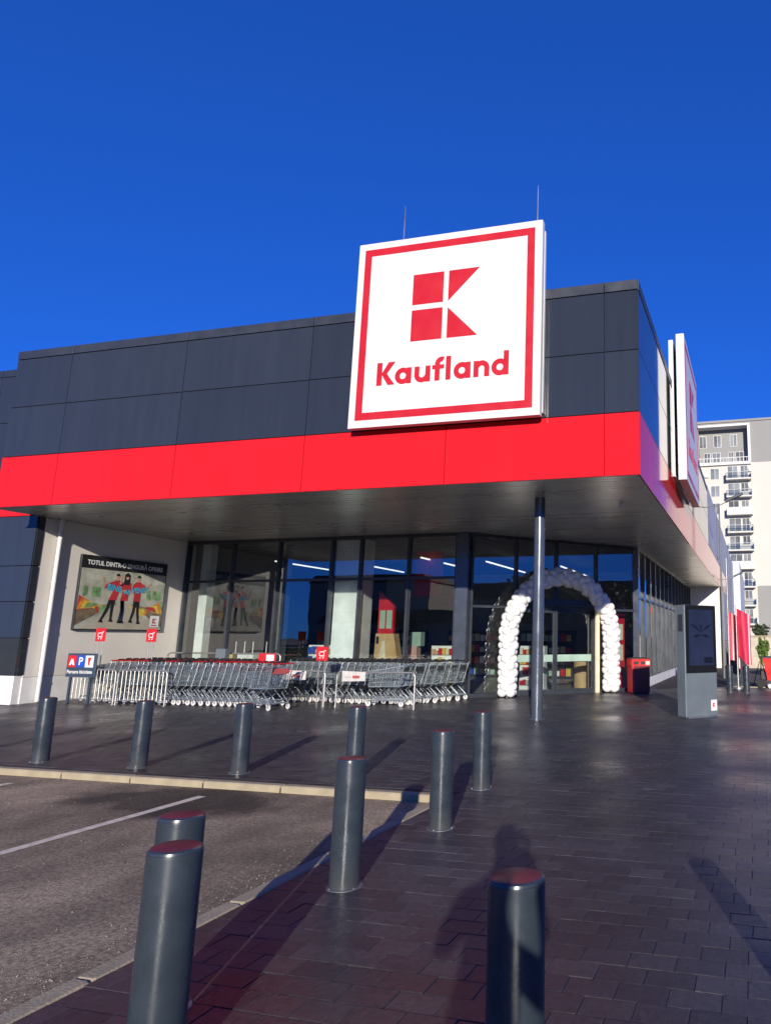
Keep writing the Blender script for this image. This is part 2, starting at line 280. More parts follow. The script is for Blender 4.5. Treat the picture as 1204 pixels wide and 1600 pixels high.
# ------------------------------------------------------------------ mesh helpers
class MB:
    def __init__(s): s.v = []; s.f = []; s.m = []; s.mats = []
    def mi(s, mat):
        if mat not in s.mats: s.mats.append(mat)
        return s.mats.index(mat)
    def add(s, vs, fs, mat):
        o = len(s.v); k = s.mi(mat); s.v += [tuple(v) for v in vs]
        for f_ in fs: s.f.append(tuple(i + o for i in f_)); s.m.append(k)
        return s
    def box(s, x0, x1, y0, y1, z0, z1, mat, T=None):
        vs = [(x0, y0, z0), (x1, y0, z0), (x1, y1, z0), (x0, y1, z0), (x0, y0, z1), (x1, y0, z1), (x1, y1, z1), (x0, y1, z1)]
        if T: vs = [T @ Vector(v) for v in vs]
        return s.add(vs, [(0, 3, 2, 1), (4, 5, 6, 7), (0, 1, 5, 4), (1, 2, 6, 5), (2, 3, 7, 6), (3, 0, 4, 7)], mat)
    def bbox(s, x0, x1, y0, y1, z0, z1, c, mat, T=None):     # box with chamfered vertical edges and top
        pts = []
        for z, k in ((z0, 0), (z1 - c, 0), (z1, c)):
            pts += [(x0 + c + k, y0 + k, z), (x1 - c - k, y0 + k, z), (x1 - k, y0 + c + k, z), (x1 - k, y1 - c - k, z), (x1 - c - k, y1 - k, z), (x0 + c + k, y1 - k, z), (x0 + k, y1 - c - k, z), (x0 + k, y0 + c + k, z)]
        fs = [tuple(range(7, -1, -1)), tuple(range(16, 24))]
        for l in (0, 8):
            for i in range(8): j = (i + 1) % 8; fs.append((l + i, l + j, l + 8 + j, l + 8 + i))
        if T: pts = [T @ Vector(p_) for p_ in pts]
        return s.add(pts, fs, mat)
    def tube(s, pts, rr, mat, n=6, closed=False, cap=True):
        pts = [Vector(p_) for p_ in pts]; N = len(pts); rings = []; prev = None
        rs = rr if isinstance(rr, (list, tuple)) else [rr] * N
        o = len(s.v); k = s.mi(mat)
        for i, p_ in enumerate(pts):
            if closed: t = pts[(i + 1) % N] - pts[i - 1]
            else: t = pts[min(i + 1, N - 1)] - pts[max(i - 1, 0)]
            t.normalize()
            a = Vector((0, 0, 1)) if abs(t.z) < 0.9 else Vector((1, 0, 0))
            if prev is not None: a = prev
            u = (a - t * a.dot(t)); u.normalize(); v_ = t.cross(u); prev = u
            for j in range(n):
                an = 2 * math.pi * j / n + (math.pi / n)
                s.v.append(tuple(p_ + (u * math.cos(an) + v_ * math.sin(an)) * rs[i]))
        R_ = N if closed else N - 1
        for i in range(R_):
            for j in range(n):
                a0 = o + i * n + j; a1 = o + i * n + (j + 1) % n; b0 = o + ((i + 1) % N) * n + j; b1 = o + ((i + 1) % N) * n + (j + 1) % n
                s.f.append((a0, a1, b1, b0)); s.m.append(k)
        if cap and not closed:
            s.f.append(tuple(o + j for j in range(n - 1, -1, -1))); s.m.append(k)
            s.f.append(tuple(o + (N - 1) * n + j for j in range(n))); s.m.append(k)
        return s
    def cyl(s, x, y, z0, z1, rr, mat, n=24, r1=None):
        return s.tube([(x, y, z0), (x, y, z1)], [rr, rr if r1 is None else r1], mat, n)
    def lathe(s, prof, mat, n=32, cx=0, cy=0):
        o = len(s.v); k = s.mi(mat)
        for (rr, z) in prof:
            for j in range(n): a = 2 * math.pi * j / n; s.v.append((cx + rr * math.cos(a), cy + rr * math.sin(a), z))
        for i in range(len(prof) - 1):
            for j in range(n): s.f.append((o + i * n + j, o + i * n + (j + 1) % n, o + (i + 1) * n + (j + 1) % n, o + (i + 1) * n + j)); s.m.append(k)
        s.f.append(tuple(o + j for j in range(n - 1, -1, -1))); s.m.append(k)
        s.f.append(tuple(o + (len(prof) - 1) * n + j for j in range(n))); s.m.append(k)
        return s
    def poly(s, pts, y0, y1, mat, T=None):   # extrude a polygon given in (x,z) from y0 to y1
        n = len(pts); vs = [(a, y0, b) for a, b in pts] + [(a, y1, b) for a, b in pts]
        if T: vs = [T @ Vector(v) for v in vs]
        fs = [tuple(range(n)), tuple(range(2 * n - 1, n - 1, -1))]
        for i in range(n): j = (i + 1) % n; fs.append((j, i, n + i, n + j))
        return s.add(vs, fs, mat)
    def build(s, name, parent=None, smooth=False, loc=None, rot=None):
        me = bpy.data.meshes.new(name); me.from_pydata(s.v, [], s.f); me.update()
        for mt in s.mats: me.materials.append(MATS[mt])
        me.polygons.foreach_set('material_index', s.m)
        if smooth:
            me.polygons.foreach_set('use_smooth', [True] * len(s.f))
            if smooth != 'all': me.set_sharp_from_angle(angle=rad(40))
        o = bpy.data.objects.new(name, me); COL.objects.link(o)
        if parent: o.parent = parent
        if loc: o.location = loc
        if rot: o.rotation_euler = rot
        return o

def tag(o, label, cat, group=None):
    o['label'] = label; o['category'] = cat
    if group: o['group'] = group
    return o
def thing(name, label, cat, loc=(0, 0, 0), rz=0, group=None):
    o = bpy.data.objects.new(name, None); COL.objects.link(o); o.location = loc; o.rotation_euler = (0, 0, rz); o.empty_display_size = 0.2
    return tag(o, label, cat, group)
def struct(o): o['kind'] = 'structure'; return o
def kids(o): return [c for c in COL.objects if c.parent == o]
def tree_of(o): return (o, [(c, [(g, []) for g in kids(c)]) for c in kids(o)])
def dup_tree(t, parent=None):
    o, ch = t; c = o.copy(); COL.objects.link(c)
    if parent: c.parent = parent
    for x in ch: dup_tree(x, c)
    return c
def text_mesh(body, size, mat, extrude=0.0, offset=0.0, align='CENTER'):
    cu = bpy.data.curves.new('txt', 'FONT'); cu.body = body; cu.size = size; cu.extrude = extrude; cu.offset = offset
    cu.align_x = align; cu.align_y = 'CENTER'; cu.resolution_u = 3
    to = bpy.data.objects.new('txt', cu); COL.objects.link(to); dg = bpy.context.evaluated_depsgraph_get()
    me = bpy.data.meshes.new_from_object(to.evaluated_get(dg)); bpy.data.objects.remove(to); bpy.data.curves.remove(cu)
    me.materials.clear(); me.materials.append(MATS[mat]); return me
def text_obj(name, body, size, mat, parent, loc, rot, offset=0.0, align='CENTER', sx=1.0):
    o = bpy.data.objects.new(name, text_mesh(body, size, mat, 0.0, offset, align)); COL.objects.link(o)
    o.parent = parent; o.location = loc; o.rotation_euler = rot; o.scale = (sx, 1, 1); return o
def project(x, y, z):
    v = Vector((x, y, z - EYE)); c = [Vector(q).dot(v) for q in CAM_R]
    if c[2] < 0.05: return None
    return PCX + FPX * c[0] / c[2], PCY + FPX * c[1] / c[2], c[2]

# ------------------------------------------------------------------ key dimensions of the place
YF, XC, XL = 12.084, -1.936, -17.0        # canopy front plane, its right corner, its left end
Z_SOF, Z_RED, Z_MID, Z_CAP, Z_TOP = 4.50, 5.70, 6.91, 8.115, 8.33
YG, XW = 18.0, -17.1                      # shop window plane, poster wall plane
PA, PB = Vector((-7.75, 18.05, 0)), Vector((-3.69, 22.11, 0))   # slanted entrance wall
XS, YE = -3.70, 40.3                      # side window plane, end wall
XK, YK = -3.10, 7.10                      # pavement edges

# ------------------------------------------------------------------ the setting: ground, paving, parking lot, kerbs
g = MB(); g.add([(-500, -500, -0.16), (500, -500, -0.16), (500, 700, -0.16), (-500, 700, -0.16)], [(0, 1, 2, 3)], 'earth'); struct(g.build('ground'))
lot = MB(); lot.add([(-70, -70, -0.07), (XK - 0.1, -70, -0.07), (XK - 0.1, YK - 0.1, -0.07), (-70, YK - 0.1, -0.07)], [(0, 1, 2, 3)], 'asphalt')
lot = struct(lot.build('parking_lot'))
for x in (-5.78, -8.39, -11.0):
    b = MB(); n = 14
    vs = []
    for i in range(n + 1):
        y = -4 + (6.62 + 4) * i / n
        vs += [(x - 0.05 + random.uniform(-.004, .004), y, -0.066), (x + 0.05 + random.uniform(-.004, .004), y, -0.066)]
    b.add(vs, [(2 * i, 2 * i + 1, 2 * i + 3, 2 * i + 2) for i in range(n)], 'paint_white'); b.build('bay_line', lot)
# kerbs: individual stones
kerb = MB(); kerb.box(XK - 0.115, XK - 0.005, -20, 6.97, -0.15, -0.02, 'mortar'); kerb.box(-60, XK - 0.005, 6.985, YK - 0.005, -0.15, -0.02, 'mortar'); kerb = struct(kerb.build('kerb'))
ks = MB(); ks.bbox(0, 0.996, 0, 0.12, -0.14, 0.0, 0.012, 'kerb'); ks = ks.build('kerb_stone', kerb); first = True
def kerb_at(x, y, rz):
    global first
    o = ks if first else ks.copy()
    if not first: COL.objects.link(o)
    first = False
    o.location = (x, y, 0.004 + random.uniform(-.001, .001)); o.rotation_euler = (0, 0, rz + random.uniform(-.0012, .0012))
for i in range(28): kerb_at(-4.1 - i, 6.98, 0)
for i in range(12): kerb_at(XK, 5.98 - i, math.pi / 2)
pave = MB()
pave.add([(XK, -70, -0.0055), (40, -70, -0.0055), (40, 24.6, -0.0055), (XK, 24.6, -0.0055)], [(0, 1, 2, 3)], 'mortar')
pave.add([(-60, YK, -0.0055), (XK, YK, -0.0055), (XK, 24.6, -0.0055), (-60, 24.6, -0.0055)], [(0, 1, 2, 3)], 'mortar')
pave.add([(XS - .3, 24.6, -0.0055), (-0.9, 24.6, -0.0055), (-0.9, 60, -0.0055), (XS - .3, 60, -0.0055)], [(0, 1, 2, 3)], 'mortar')
pave = struct(pave.build('pavement'))
PW, PD, J = 0.24, 0.165, 0.0028
spots = []
iy = 0; y = -1.2
while y < 24.5:
    off = (iy % 2) * PW / 2 + random.choice((0, 0.01, -0.01))
    x = XK + 0.004 - off
    if y >= YK: x = -17.0 - off
    while x < 7.5:
        x0, x1 = x, x + PW - J
        if y < YK and x0 < XK: x0 = XK + 0.002
        if x1 - x0 > 0.03 and not (y > 17.9 and x0 < -8.2 + 0) and not (y > 18.3 and x0 < y - 26.2): spots.append((x0, x1, y, y + PD - J))
        x += PW
    y += PD; iy += 1
vis = []
for i, (x0, x1, y0, y1) in enumerate(spots):
    q = project((x0 + x1) / 2, (y0 + y1) / 2, 0)
    if q and -30 < q[0] < IW + 30 and q[1] < IH + 25: vis.append((q[2], i))
vis.sort(); own = {i for _, i in vis[:300]}
def paver_geo(x0, x1, y0, y1, tilt=True):
    h = random.uniform(-.0015, .0015); c = 0.0022
    tz = [h + random.uniform(-.0011, .0011) for _ in range(4)]
    lo = [(x0, y0, -.012), (x1, y0, -.012), (x1, y1, -.012), (x0, y1, -.012)]
    md = [(x0, y0, tz[0] - c), (x1, y0, tz[1] - c), (x1, y1, tz[2] - c), (x0, y1, tz[3] - c)]
    tp = [(x0 + c, y0 + c, tz[0]), (x1 - c, y0 + c, tz[1]), (x1 - c, y1 - c, tz[2]), (x0 + c, y1 - c, tz[3])]
    fs = [(8, 9, 10, 11)]
    for l in (0, 4):
        for i in range(4): j = (i + 1) % 4; fs.append((l + i, l + j, l + 4 + j, l + 4 + i))
    return lo + md + tp, fs
field = MB(); shared = {}
for i, (x0, x1, y0, y1) in enumerate(spots):
    if i in own:
        full = abs((x1 - x0) - (PW - J)) < 1e-6
        if full:
            key = random.randrange(6)
            if key not in shared:
                b = MB(); b.add(*paver_geo(0, PW - J, 0, PD - J), 'paver'); o = b.build('paver', pave); shared[key] = o
            else: o = shared[key].copy(); COL.objects.link(o)
            o.location = (x0, y0, 0)
        else:
            b = MB(); b.add(*paver_geo(0, x1 - x0, 0, y1 - y0), 'paver'); b.build('paver', pave, loc=(x0, y0, 0))
    else: field.add(*paver_geo(x0, x1, y0, y1), 'paver')
fo = field.build('paver_field', pave); fo['kind'] = 'stuff'; fo['label'] = 'dark stone pavers laid in courses farther off'
# loose grit along the kerb
gr = MB()
for i in range(900):
    if i % 3: x = XK - 0.13 - abs(random.gauss(0, 0.22)); y = random.uniform(1.5, 6.9)
    else: x = random.uniform(-9, -3.3); y = random.uniform(2.0, 6.9)
    s = random.choice((.003, .004, .004, .005, .007)); z = -0.07
    vs = [(x + s * random.uniform(.6, 1.3) * math.cos(a), y + s * random.uniform(.6, 1.3) * math.sin(a), z) for a in (0.3, 2.2, 4.4)] + [(x, y, z + s * random.uniform(.7, 1.2))]
    gr.add(vs, [(0, 1, 3), (1, 2, 3), (2, 0, 3)], 'gravel')
gr = gr.build('grit'); gr['kind'] = 'stuff'; gr['label'] = 'pale loose grit scattered over the asphalt'; gr['category'] = 'grit'
# road beyond the paving
rd = MB(); rd.add([(-0.9, 24.8, -0.05), (60, 24.8, -0.05), (60, 41.9, -0.05), (-0.9, 41.9, -0.05)], [(0, 1, 2, 3)], 'road'); struct(rd.build('road'))
rk = MB(); rk.bbox(-0.9, 40, 24.62, 24.78, -0.15, 0.03, 0.01, 'kerb'); struct(rk.build('road_kerb'))

# ------------------------------------------------------------------ the supermarket
shop = thing('supermarket', 'dark grey supermarket with red fascia band, deep canopy and glazed entrance', 'building')
core = MB()
core.box(XL + .03, XC - .03, YF + .04, 31.0, Z_SOF + .06, Z_TOP - .05, 'recess')
core.build('canopy_core', shop)
def panel(x0, x1, z0, z1, mat, parent, y=YF, name='cladding_panel'):
    gp = 0.007; b = MB(); t = 0.035; c = 0.004
    x0 += gp; x1 -= gp; z0 += gp; z1 -= gp
    fr = [(x0 + c, y, z0 + c), (x1 - c, y, z0 + c), (x1 - c, y, z1 - c), (x0 + c, y, z1 - c)]
    sd = [(x0, y + c, z0), (x1, y + c, z0), (x1, y + c, z1), (x0, y + c, z1)]
    bk = [(x0, y + t, z0), (x1, y + t, z0), (x1, y + t, z1), (x0, y + t, z1)]
    fs = [(0, 1, 2, 3)]
    for l in (0, 4):
        for i in range(4): j = (i + 1) % 4; fs.append((l + j, l + i, l + 4 + i, l + 4 + j))
    b.add(fr + sd + bk, fs, mat); o = b.build(name, parent)
    
    return o
def panel_side(y0, y1, z0, z1, mat, parent, x=XC, name='cladding_panel', t=0.035):
    gp = 0.007; b = MB(); c = 0.004
    y0 += gp; y1 -= gp; z0 += gp; z1 -= gp
    fr = [(x, y0 + c, z0 + c), (x, y1 - c, z0 + c), (x, y1 - c, z1 - c), (x, y0 + c, z1 - c)]
    sd = [(x - c, y0, z0), (x - c, y1, z0), (x - c, y1, z1), (x - c, y0, z1)]
    bk = [(x - t, y0, z0), (x - t, y1, z0), (x - t, y1, z1), (x - t, y0, z1)]
    fs = [(0, 1, 2, 3)]
    for l in (0, 4):
        for i in range(4): j = (i + 1) % 4; fs.append((l + j, l + i, l + 4 + i, l + 4 + j))
    b.add(fr + sd + bk, fs, mat); return b.build(name, parent)
seams = [XL, -15.34, -12.12, -8.92, -5.76, -2.59, XC]
for a, b_ in zip(seams, seams[1:]):
    panel(a, b_, Z_SOF, Z_RED, 'red_panel', shop, name='red_panel')
    panel(a, b_, Z_RED, Z_MID, 'dark_panel', shop)
    panel(a, b_, Z_MID, Z_CAP, 'dark_panel', shop)
    panel(a, b_, Z_CAP, Z_TOP, 'cap', shop, y=YF - .012, name='parapet_cap')
ys = [YF + .036, 13.45, 16.65, 19.85, 23.05, 26.25, 29.45, 31.0]
for a, b_ in zip(ys, ys[1:]):
    panel_side(a, b_, Z_RED, Z_MID, 'dark_panel', shop)
    panel_side(a, b_, Z_MID, Z_CAP, 'dark_panel', shop)
    panel_side(a, b_, Z_CAP, Z_TOP, 'cap', shop, x=XC + .012, name='parapet_cap', t=.05)
yr = ys[:-1] + [32.65, 35.85, 39.05, 42.25, 45.45, 48.65]
for a, b_ in zip(yr, yr[1:]): panel_side(a, b_, Z_SOF, Z_RED, 'red_panel', shop, name='red_panel')
rt = MB(); rt.box(XL + .02, XC - .04, YF + .05, 31.0, Z_TOP - .049, Z_TOP - .02, 'cap'); rt.build('roof', shop)
le = MB(); le.box(XL + .002, XL + .028, YF + .045, 13.19, Z_SOF + .01, Z_TOP - .06, 'dark_panel'); le.build('canopy_end', shop)
# left main hall facade
lh = MB(); lh.box(-48, XW - .04, 13.24, 60, 0, 8.42, 'recess'); lh.build('hall_core', shop)
lx = [XW, -19.0, -22.2, -25.4, -28.6, -31.8, -35.0]
lz = [0.66, 1.54, 2.41, 3.28, 4.52, 5.72, 7.0, 8.27, 8.47]
for a, b_ in zip(lx[1:], lx):
    for z0, z1 in zip(lz, lz[1:]):
        red = abs(z0 - 4.52) < .01
        panel(a, b_, z0, z1, 'red_panel' if red else 'dark_panel', shop, y=13.2, name='red_panel' if red else 'cladding_panel')
pl = MB(); pl.box(-35, XW - .02, 13.22, 13.4, -0.01, 0.655, 'plinth'); pl.build('plinth', shop)
rtn = MB()
for z0, z1 in zip(lz[:4], lz[1:5]): rtn.box(XW - .03, XW + .012, 13.236, 13.40, z0 + .012, z1 - .012, 'dark_panel')
rtn.build('corner_trim', shop)
# poster wall
pw = MB(); pw.box(XW - .12, XW, 13.405, 18.3, 0.62, Z_SOF - .005, 'white_wall'); pw.box(XW - .12, XW + .006, 13.402, 18.3, -.01, 0.612, 'plinth'); pw.box(XW - .1, XW - .01, 13.41, 18.3, .61, .625, 'recess'); pw.build('side_wall', shop)
dp = MB(); dp.tube([(XW + .085, 13.77, 0.03), (XW + .085, 13.77, Z_SOF)], .048, 'sign_white', 14)
for z in (.5, 1.7, 2.9, 4.0): dp.cyl(XW + .085, 13.77, z, z + .04, .056, 'sign_white', 14); dp.box(XW, XW + .06, 13.76, 13.78, z + .01, z + .03, 'galv')
dp.build('downpipe', shop, smooth=True)
# soffit boards
sof = MB(); sof.box(XL, XC - .04, YF + .05, 18.2, Z_SOF + .022, Z_SOF + .05, 'recess'); sof.add([(-8.3, 18.2, Z_SOF + .022), (XC - .04, 18.2, Z_SOF + .022), (XC - .04, 31.0, Z_SOF + .022), (-3.8, 31, Z_SOF + .022), (-3.8, 22.4, Z_SOF + .022)], [(4, 3, 2, 1, 0)], 'recess')
sof.box(XS - .1, XC - .04, 31.0, YE, Z_SOF + .022, Z_SOF + .05, 'recess'); sof = sof.build('soffit', shop)
y = YF + .04; k = 0
while y < YE - .2:
    y1 = y + .185
    ym = y
    if y1 < 18.0: xl = XW + .01
    elif y1 < 22.3: xl = PA.x + max(0, y - PA.y) - .15
    else: xl = XS - .02
    b = MB(); z0 = Z_SOF + random.uniform(-.0015, .0015); c = .006
    b.add([(xl, y, z0 + .02), (XC - .03, y, z0 + .02), (XC - .03, y + c, z0), (xl, y + c, z0), (xl, y1 - c, z0), (XC - .03, y1 - c, z0), (XC - .03, y1, z0 + .02), (xl, y1, z0 + .02)],
          [(0, 1, 2, 3), (3, 2, 5, 4), (4, 5, 6, 7)], 'soffit'); b.build('soffit_board', sof)
    y += .200; k += 1
for x in (-15.6, -13.2, -10.8, -8.4, -6.0, -3.4):
    for yy in (13.6, 16.2):
        if x == -3.4 and yy > 16: pass
        b = MB(); b.cyl(x, yy, Z_SOF - .012, Z_SOF + .02, .07, 'downlight', 20); b.build('downlight', shop)
for yy in (18.8, 21.4, 24.2, 27.0, 30, 33): b = MB(); b.cyl(-2.8, yy, Z_SOF - .012, Z_SOF + .02, .07, 'downlight', 20); b.build('downlight', shop)
# round steel column
cl = MB(); cl.lathe([(.175, 0.0), (.175, .02), (.118, .022), (.118, 1.30)], 'column_grey', 36, -4.335, 13.76); cl.lathe([(.114, 1.302), (.114, Z_SOF + .01)], 'column_grey', 36, -4.335, 13.76)
cl.build('column', shop, smooth=True)
# --- glazing
def frame_bar(b, p0, p1, z0, z1, wid=.06, dep=.12):
    p0 = Vector((p0[0], p0[1], 0)); p1 = Vector((p1[0], p1[1], 0)); t = (p1 - p0).normalized(); n = Vector((t.y, -t.x, 0))
    vs = []
    for z in (z0, z1):
        for (p_, s1) in ((p0, -1), (p0, 1), (p1, 1), (p1, -1)): vs.append(p_ + n * s1 * dep / 2 + Vector((0, 0, z)))
    b.add(vs, [(0, 3, 2, 1), (4, 5, 6, 7), (0, 1, 5, 4), (1, 2, 6, 5), (2, 3, 7, 6), (3, 0, 4, 7)], 'frame')
def glazed(p0, p1, divs, rows, name, sill=0.10, head=Z_SOF - .004, mw=.07, skip=()):
    """run of glazing from p0 to p1, divs = distances of the posts along it, rows = heights of the transoms"""
    p0 = Vector((p0[0], p0[1], 0)); p1 = Vector((p1[0], p1[1], 0)); t = (p1 - p0).normalized(); L_ = (p1 - p0).length
    fr = MB()
    frame_bar(fr, p0, p1, -.01, sill, dep=.14); frame_bar(fr, p0, p1, head - .09, head, dep=.14)
    fo_ = fr.build(name, shop)
    for d_ in divs:
        m = MB(); frame_bar(m, p0 + t * (d_ - mw / 2), p0 + t * (d_ + mw / 2), sill + .001, head - .091, dep=.16); m.build('mullion', fo_)
    zz = [sill] + list(rows) + [head - .09]
    for a, b_ in zip(divs, divs[1:]):
        for i in range(len(zz) - 1):
            if (round(a, 2), i) in skip: continue
            z0, z1 = zz[i], zz[i + 1]
            if i > 0:
                m = MB(); frame_bar(m, p0 + t * (a + mw / 2 + .001), p0 + t * (b_ - mw / 2 - .001), z0 - .035, z0 + .035, dep=.11); m.build('transom', fo_)
            q0 = p0 + t * (a + mw / 2 - .01); q1 = p0 + t * (b_ - mw / 2 + .01)
            za = z0 + (.03 if i else -.005); zb = z1 - .03 if i < len(zz) - 2 else z1 + .005
            m = MB(); m.add([(q0.x, q0.y, za), (q1.x, q1.y, za), (q1.x, q1.y, zb), (q0.x, q0.y, zb)], [(0, 1, 2, 3)], 'glass')
            m.build('window_pane', fo_)
    return fo_
xm = [-17.06, -15.42, -13.80, -12.01, -11.06, -9.53, -8.06]
glazed((-17.1, YG), (-8.0, YG), [x + 17.1 for x in xm], [3.25], 'front_glazing')
gc = MB(); gc.bbox(-8.05, -7.68, 17.86, 18.22, 0.0, Z_SOF, .02, 'column_grey'); gc.build('corner_post', shop)
gs = MB(); gs.bbox(-13.98, -13.66, 18.12, 18.44, 0.0, Z_SOF, .02, 'column_grey'); gs.build('inner_post', shop)
Lw = (PB - PA).length
sdiv = [.10, 1.47, 2.79, 4.20, Lw - .06]
glazed(PA, PB, sdiv, [2.46], 'entrance_glazing', skip=((1.47, 0), (2.79, 0)))
te = (PB - PA).normalized(); ne = Vector((te.y, -te.x, 0))
for a, b_, dz in ((1.50, 2.80, 0.0), (2.78, 4.17, .07)):
    dr = MB(); q = PA - ne * (.02 + dz)
    for u0, u1 in ((a, a + .08), (b_ - .08, b_)): frame_bar(dr, q + te * u0, q + te * u1, .005, 2.42, dep=.05)
    frame_bar(dr, q + te * (a + .081), q + te * (b_ - .081), .005, .13, dep=.05); frame_bar(dr, q + te * (a + .081), q + te * (b_ - .081), 2.33, 2.42, dep=.05)
    do = dr.build('sliding_door', shop)
    m = MB(); q0 = q + te * (a + .07); q1 = q + te * (b_ - .07)
    m.add([(q0.x, q0.y, .12), (q1.x, q1.y, .12), (q1.x, q1.y, 2.34), (q0.x, q0.y, 2.34)], [(0, 1, 2, 3)], 'glass'); m.build('pane', do)
    m = MB(); q0 = q0 + ne * .006; q1 = q1 + ne * .006
    m.add([(q0.x, q0.y, .92), (q1.x, q1.y, .92), (q1.x, q1.y, 1.12), (q0.x, q0.y, 1.12)], [(0, 1, 2, 3)], 'pale_green'); m.build('safety_stripe', do)
m = MB(); frame_bar(m, PA + te * 4.12 + ne * .12, PA + te * 4.24 + ne * .12, 0.0, 2.5, dep=.08); o = m.build('door_jamb', shop); o.data.materials[0] = MATS['cream']
m = MB(); frame_bar(m, PA + te * 1.4 + ne * .14, PA + te * 4.3 + ne * .14, 2.52, 2.72, dep=.16); m.build('door_operator_box', shop)
glazed((XS, PB.y), (XS, YE), [.06] + [1.3 * i for i in range(1, 14)] + [YE - PB.y - .06], [2.9], 'side_glazing', sill=.32)
sp = MB(); sp.box(XS - .1, XS + .085, PB.y + .1, YE - .01, -.01, .305, 'plinth'); sp.build('side_plinth', shop)
cp = MB(); cp.bbox(XS - .09, XS + .09, PB.y - .12, PB.y + .09, 0, Z_SOF, .012, 'column_grey'); cp.build('corner_post', shop)
ew = MB(); ew.box(XS - .1, XC - .04, YE, YE + .3, 0, Z_SOF, 'white_wall'); ew.build('end_wall', shop)
et = MB(); et.box(XC - .038, XC - .004, YE - .02, YE + .1, 0, Z_SOF - .01, 'frame'); et.build('corner_trim', shop)
# side of the main hall, farther back
sh = MB(); sh.box(-30, XC - .03, 31.0, 85, 5.75, 8.42, 'recess'); sh.box(-30, XC - .03, YE + .3, 85, 0, 5.74, 'recess'); sh.build('hall_core', shop)
yy = 31.0
while yy < 66:
    panel_side(yy, yy + 3.2, 5.72, 7.1, 'hall_grey', shop); panel_side(yy, yy + 3.2, 7.1, 8.45, 'hall_grey', shop)
    if yy > 48: panel_side(yy, yy + 3.2, Z_SOF, 5.72, 'hall_grey', shop)
    if yy > 41:
        for z0, z1 in ((0, 1.5), (1.5, 3.0), (3.0, Z_SOF)): panel_side(yy, yy + 3.2, z0, z1, 'hall_grey', shop)
    yy += 3.2
for y0_ in (38.0, 52.0, 58.4):
    b = MB(); b.box(XC + .001, XC + .02, y0_, y0_ + 1.1, 5.9, 8.1, 'frame'); b.box(XC + .021, XC + .024, y0_ + .08, y0_ + 1.02, 5.98, 8.02, 'apt_pane'); b.build('window', shop)
hp = MB(); hp.box(-8, -1.35, 66.0, 92, 0, 8.7, 'hall_pale'); hp.build('rear_wing', shop)
# interior shell
fl = MB(); fp = [(-16.98, 18.06), (-7.85, 18.06), (-3.78, 22.13), (-3.78, 36), (-16.98, 36)]
fl.add([(a, b_, .012) for a, b_ in fp], [(0, 1, 2, 3, 4)], 'interior_floor'); fl.build('interior_floor', shop)
ce = MB(); ce.add([(a, b_, Z_SOF - .1 + .06) for a, b_ in fp], [(4, 3, 2, 1, 0)], 'interior_dark'); ce.build('interior_ceiling', shop)
iw = MB(); iw.box(-17, -3.8, 30.0, 30.2, 0, Z_SOF - .05, 'interior_wall'); iw.build('interior_wall', shop)
wp = MB(); wp.bbox(-11.98, -11.08, 18.14, 18.75, 0, Z_SOF - .05, .01, 'interior_white'); wp.build('white_pillar', shop)
wp = MB(); wp.bbox(-16.75, -16.45, 18.2, 18.5, 0, Z_SOF - .05, .01, 'interior_white'); wp.build('white_pillar', shop)
for (x, y0_, y1_) in ((-15.5, 20.0, 23.0), (-13.2, 20.5, 24.5), (-10.2, 20.0, 24.0), (-8.6, 21.5, 25.5), (-6.6, 23.5, 27.5)):
    b = MB(); b.box(x - .025, x + .025, y0_, y1_, 4.06, 4.10, 'lamp_glow'); b.build('light_bar', shop)
for (x, y0_) in ((-14.6, 27), (-11.5, 27.5), (-8.2, 27.2)):
    b = MB(); b.box(x - 1.1, x + 1.1, y0_, y0_ + .5, .02, 1.9, 'interior_dark'); 
    for s_ in range(4):
        for q_ in range(9): b.box(x - 1.05 + q_ * .235, x - .86 + q_ * .235, y0_ - .06, y0_ - .003, .12 + s_ * .45, .42 + s_ * .45 - random.uniform(0, .12), random.choice(('red_plastic', 'cream', 'yellow', 'pale_green', 'blue', 'interior_white')))
    tag(b.build('shelf_unit'), {-14.6: 'dim product shelf deep inside the shop, leftmost', -11.5: 'dim product shelf deep inside the shop behind the white pillar', -8.2: 'dim product shelf deep inside the shop near the entrance'}[x], 'shelf', 'shelves inside the shop')
cm = MB(); cm.cyl(0, 0, -.05, 0, .05, 'sign_white', 16); cm.lathe([(.02, -.11), (.045, -.09), (.05, -.05)], 'sign_white', 16); cm.tube([(0, 0, -.06), (0, -.10, -.10)], .035, 'sign_white', 10)
tag(cm.build('security_camera', loc=(-2.75, 14.6, Z_SOF - .002), smooth=True), 'small white security camera hanging from the soffit near the corner', 'camera')

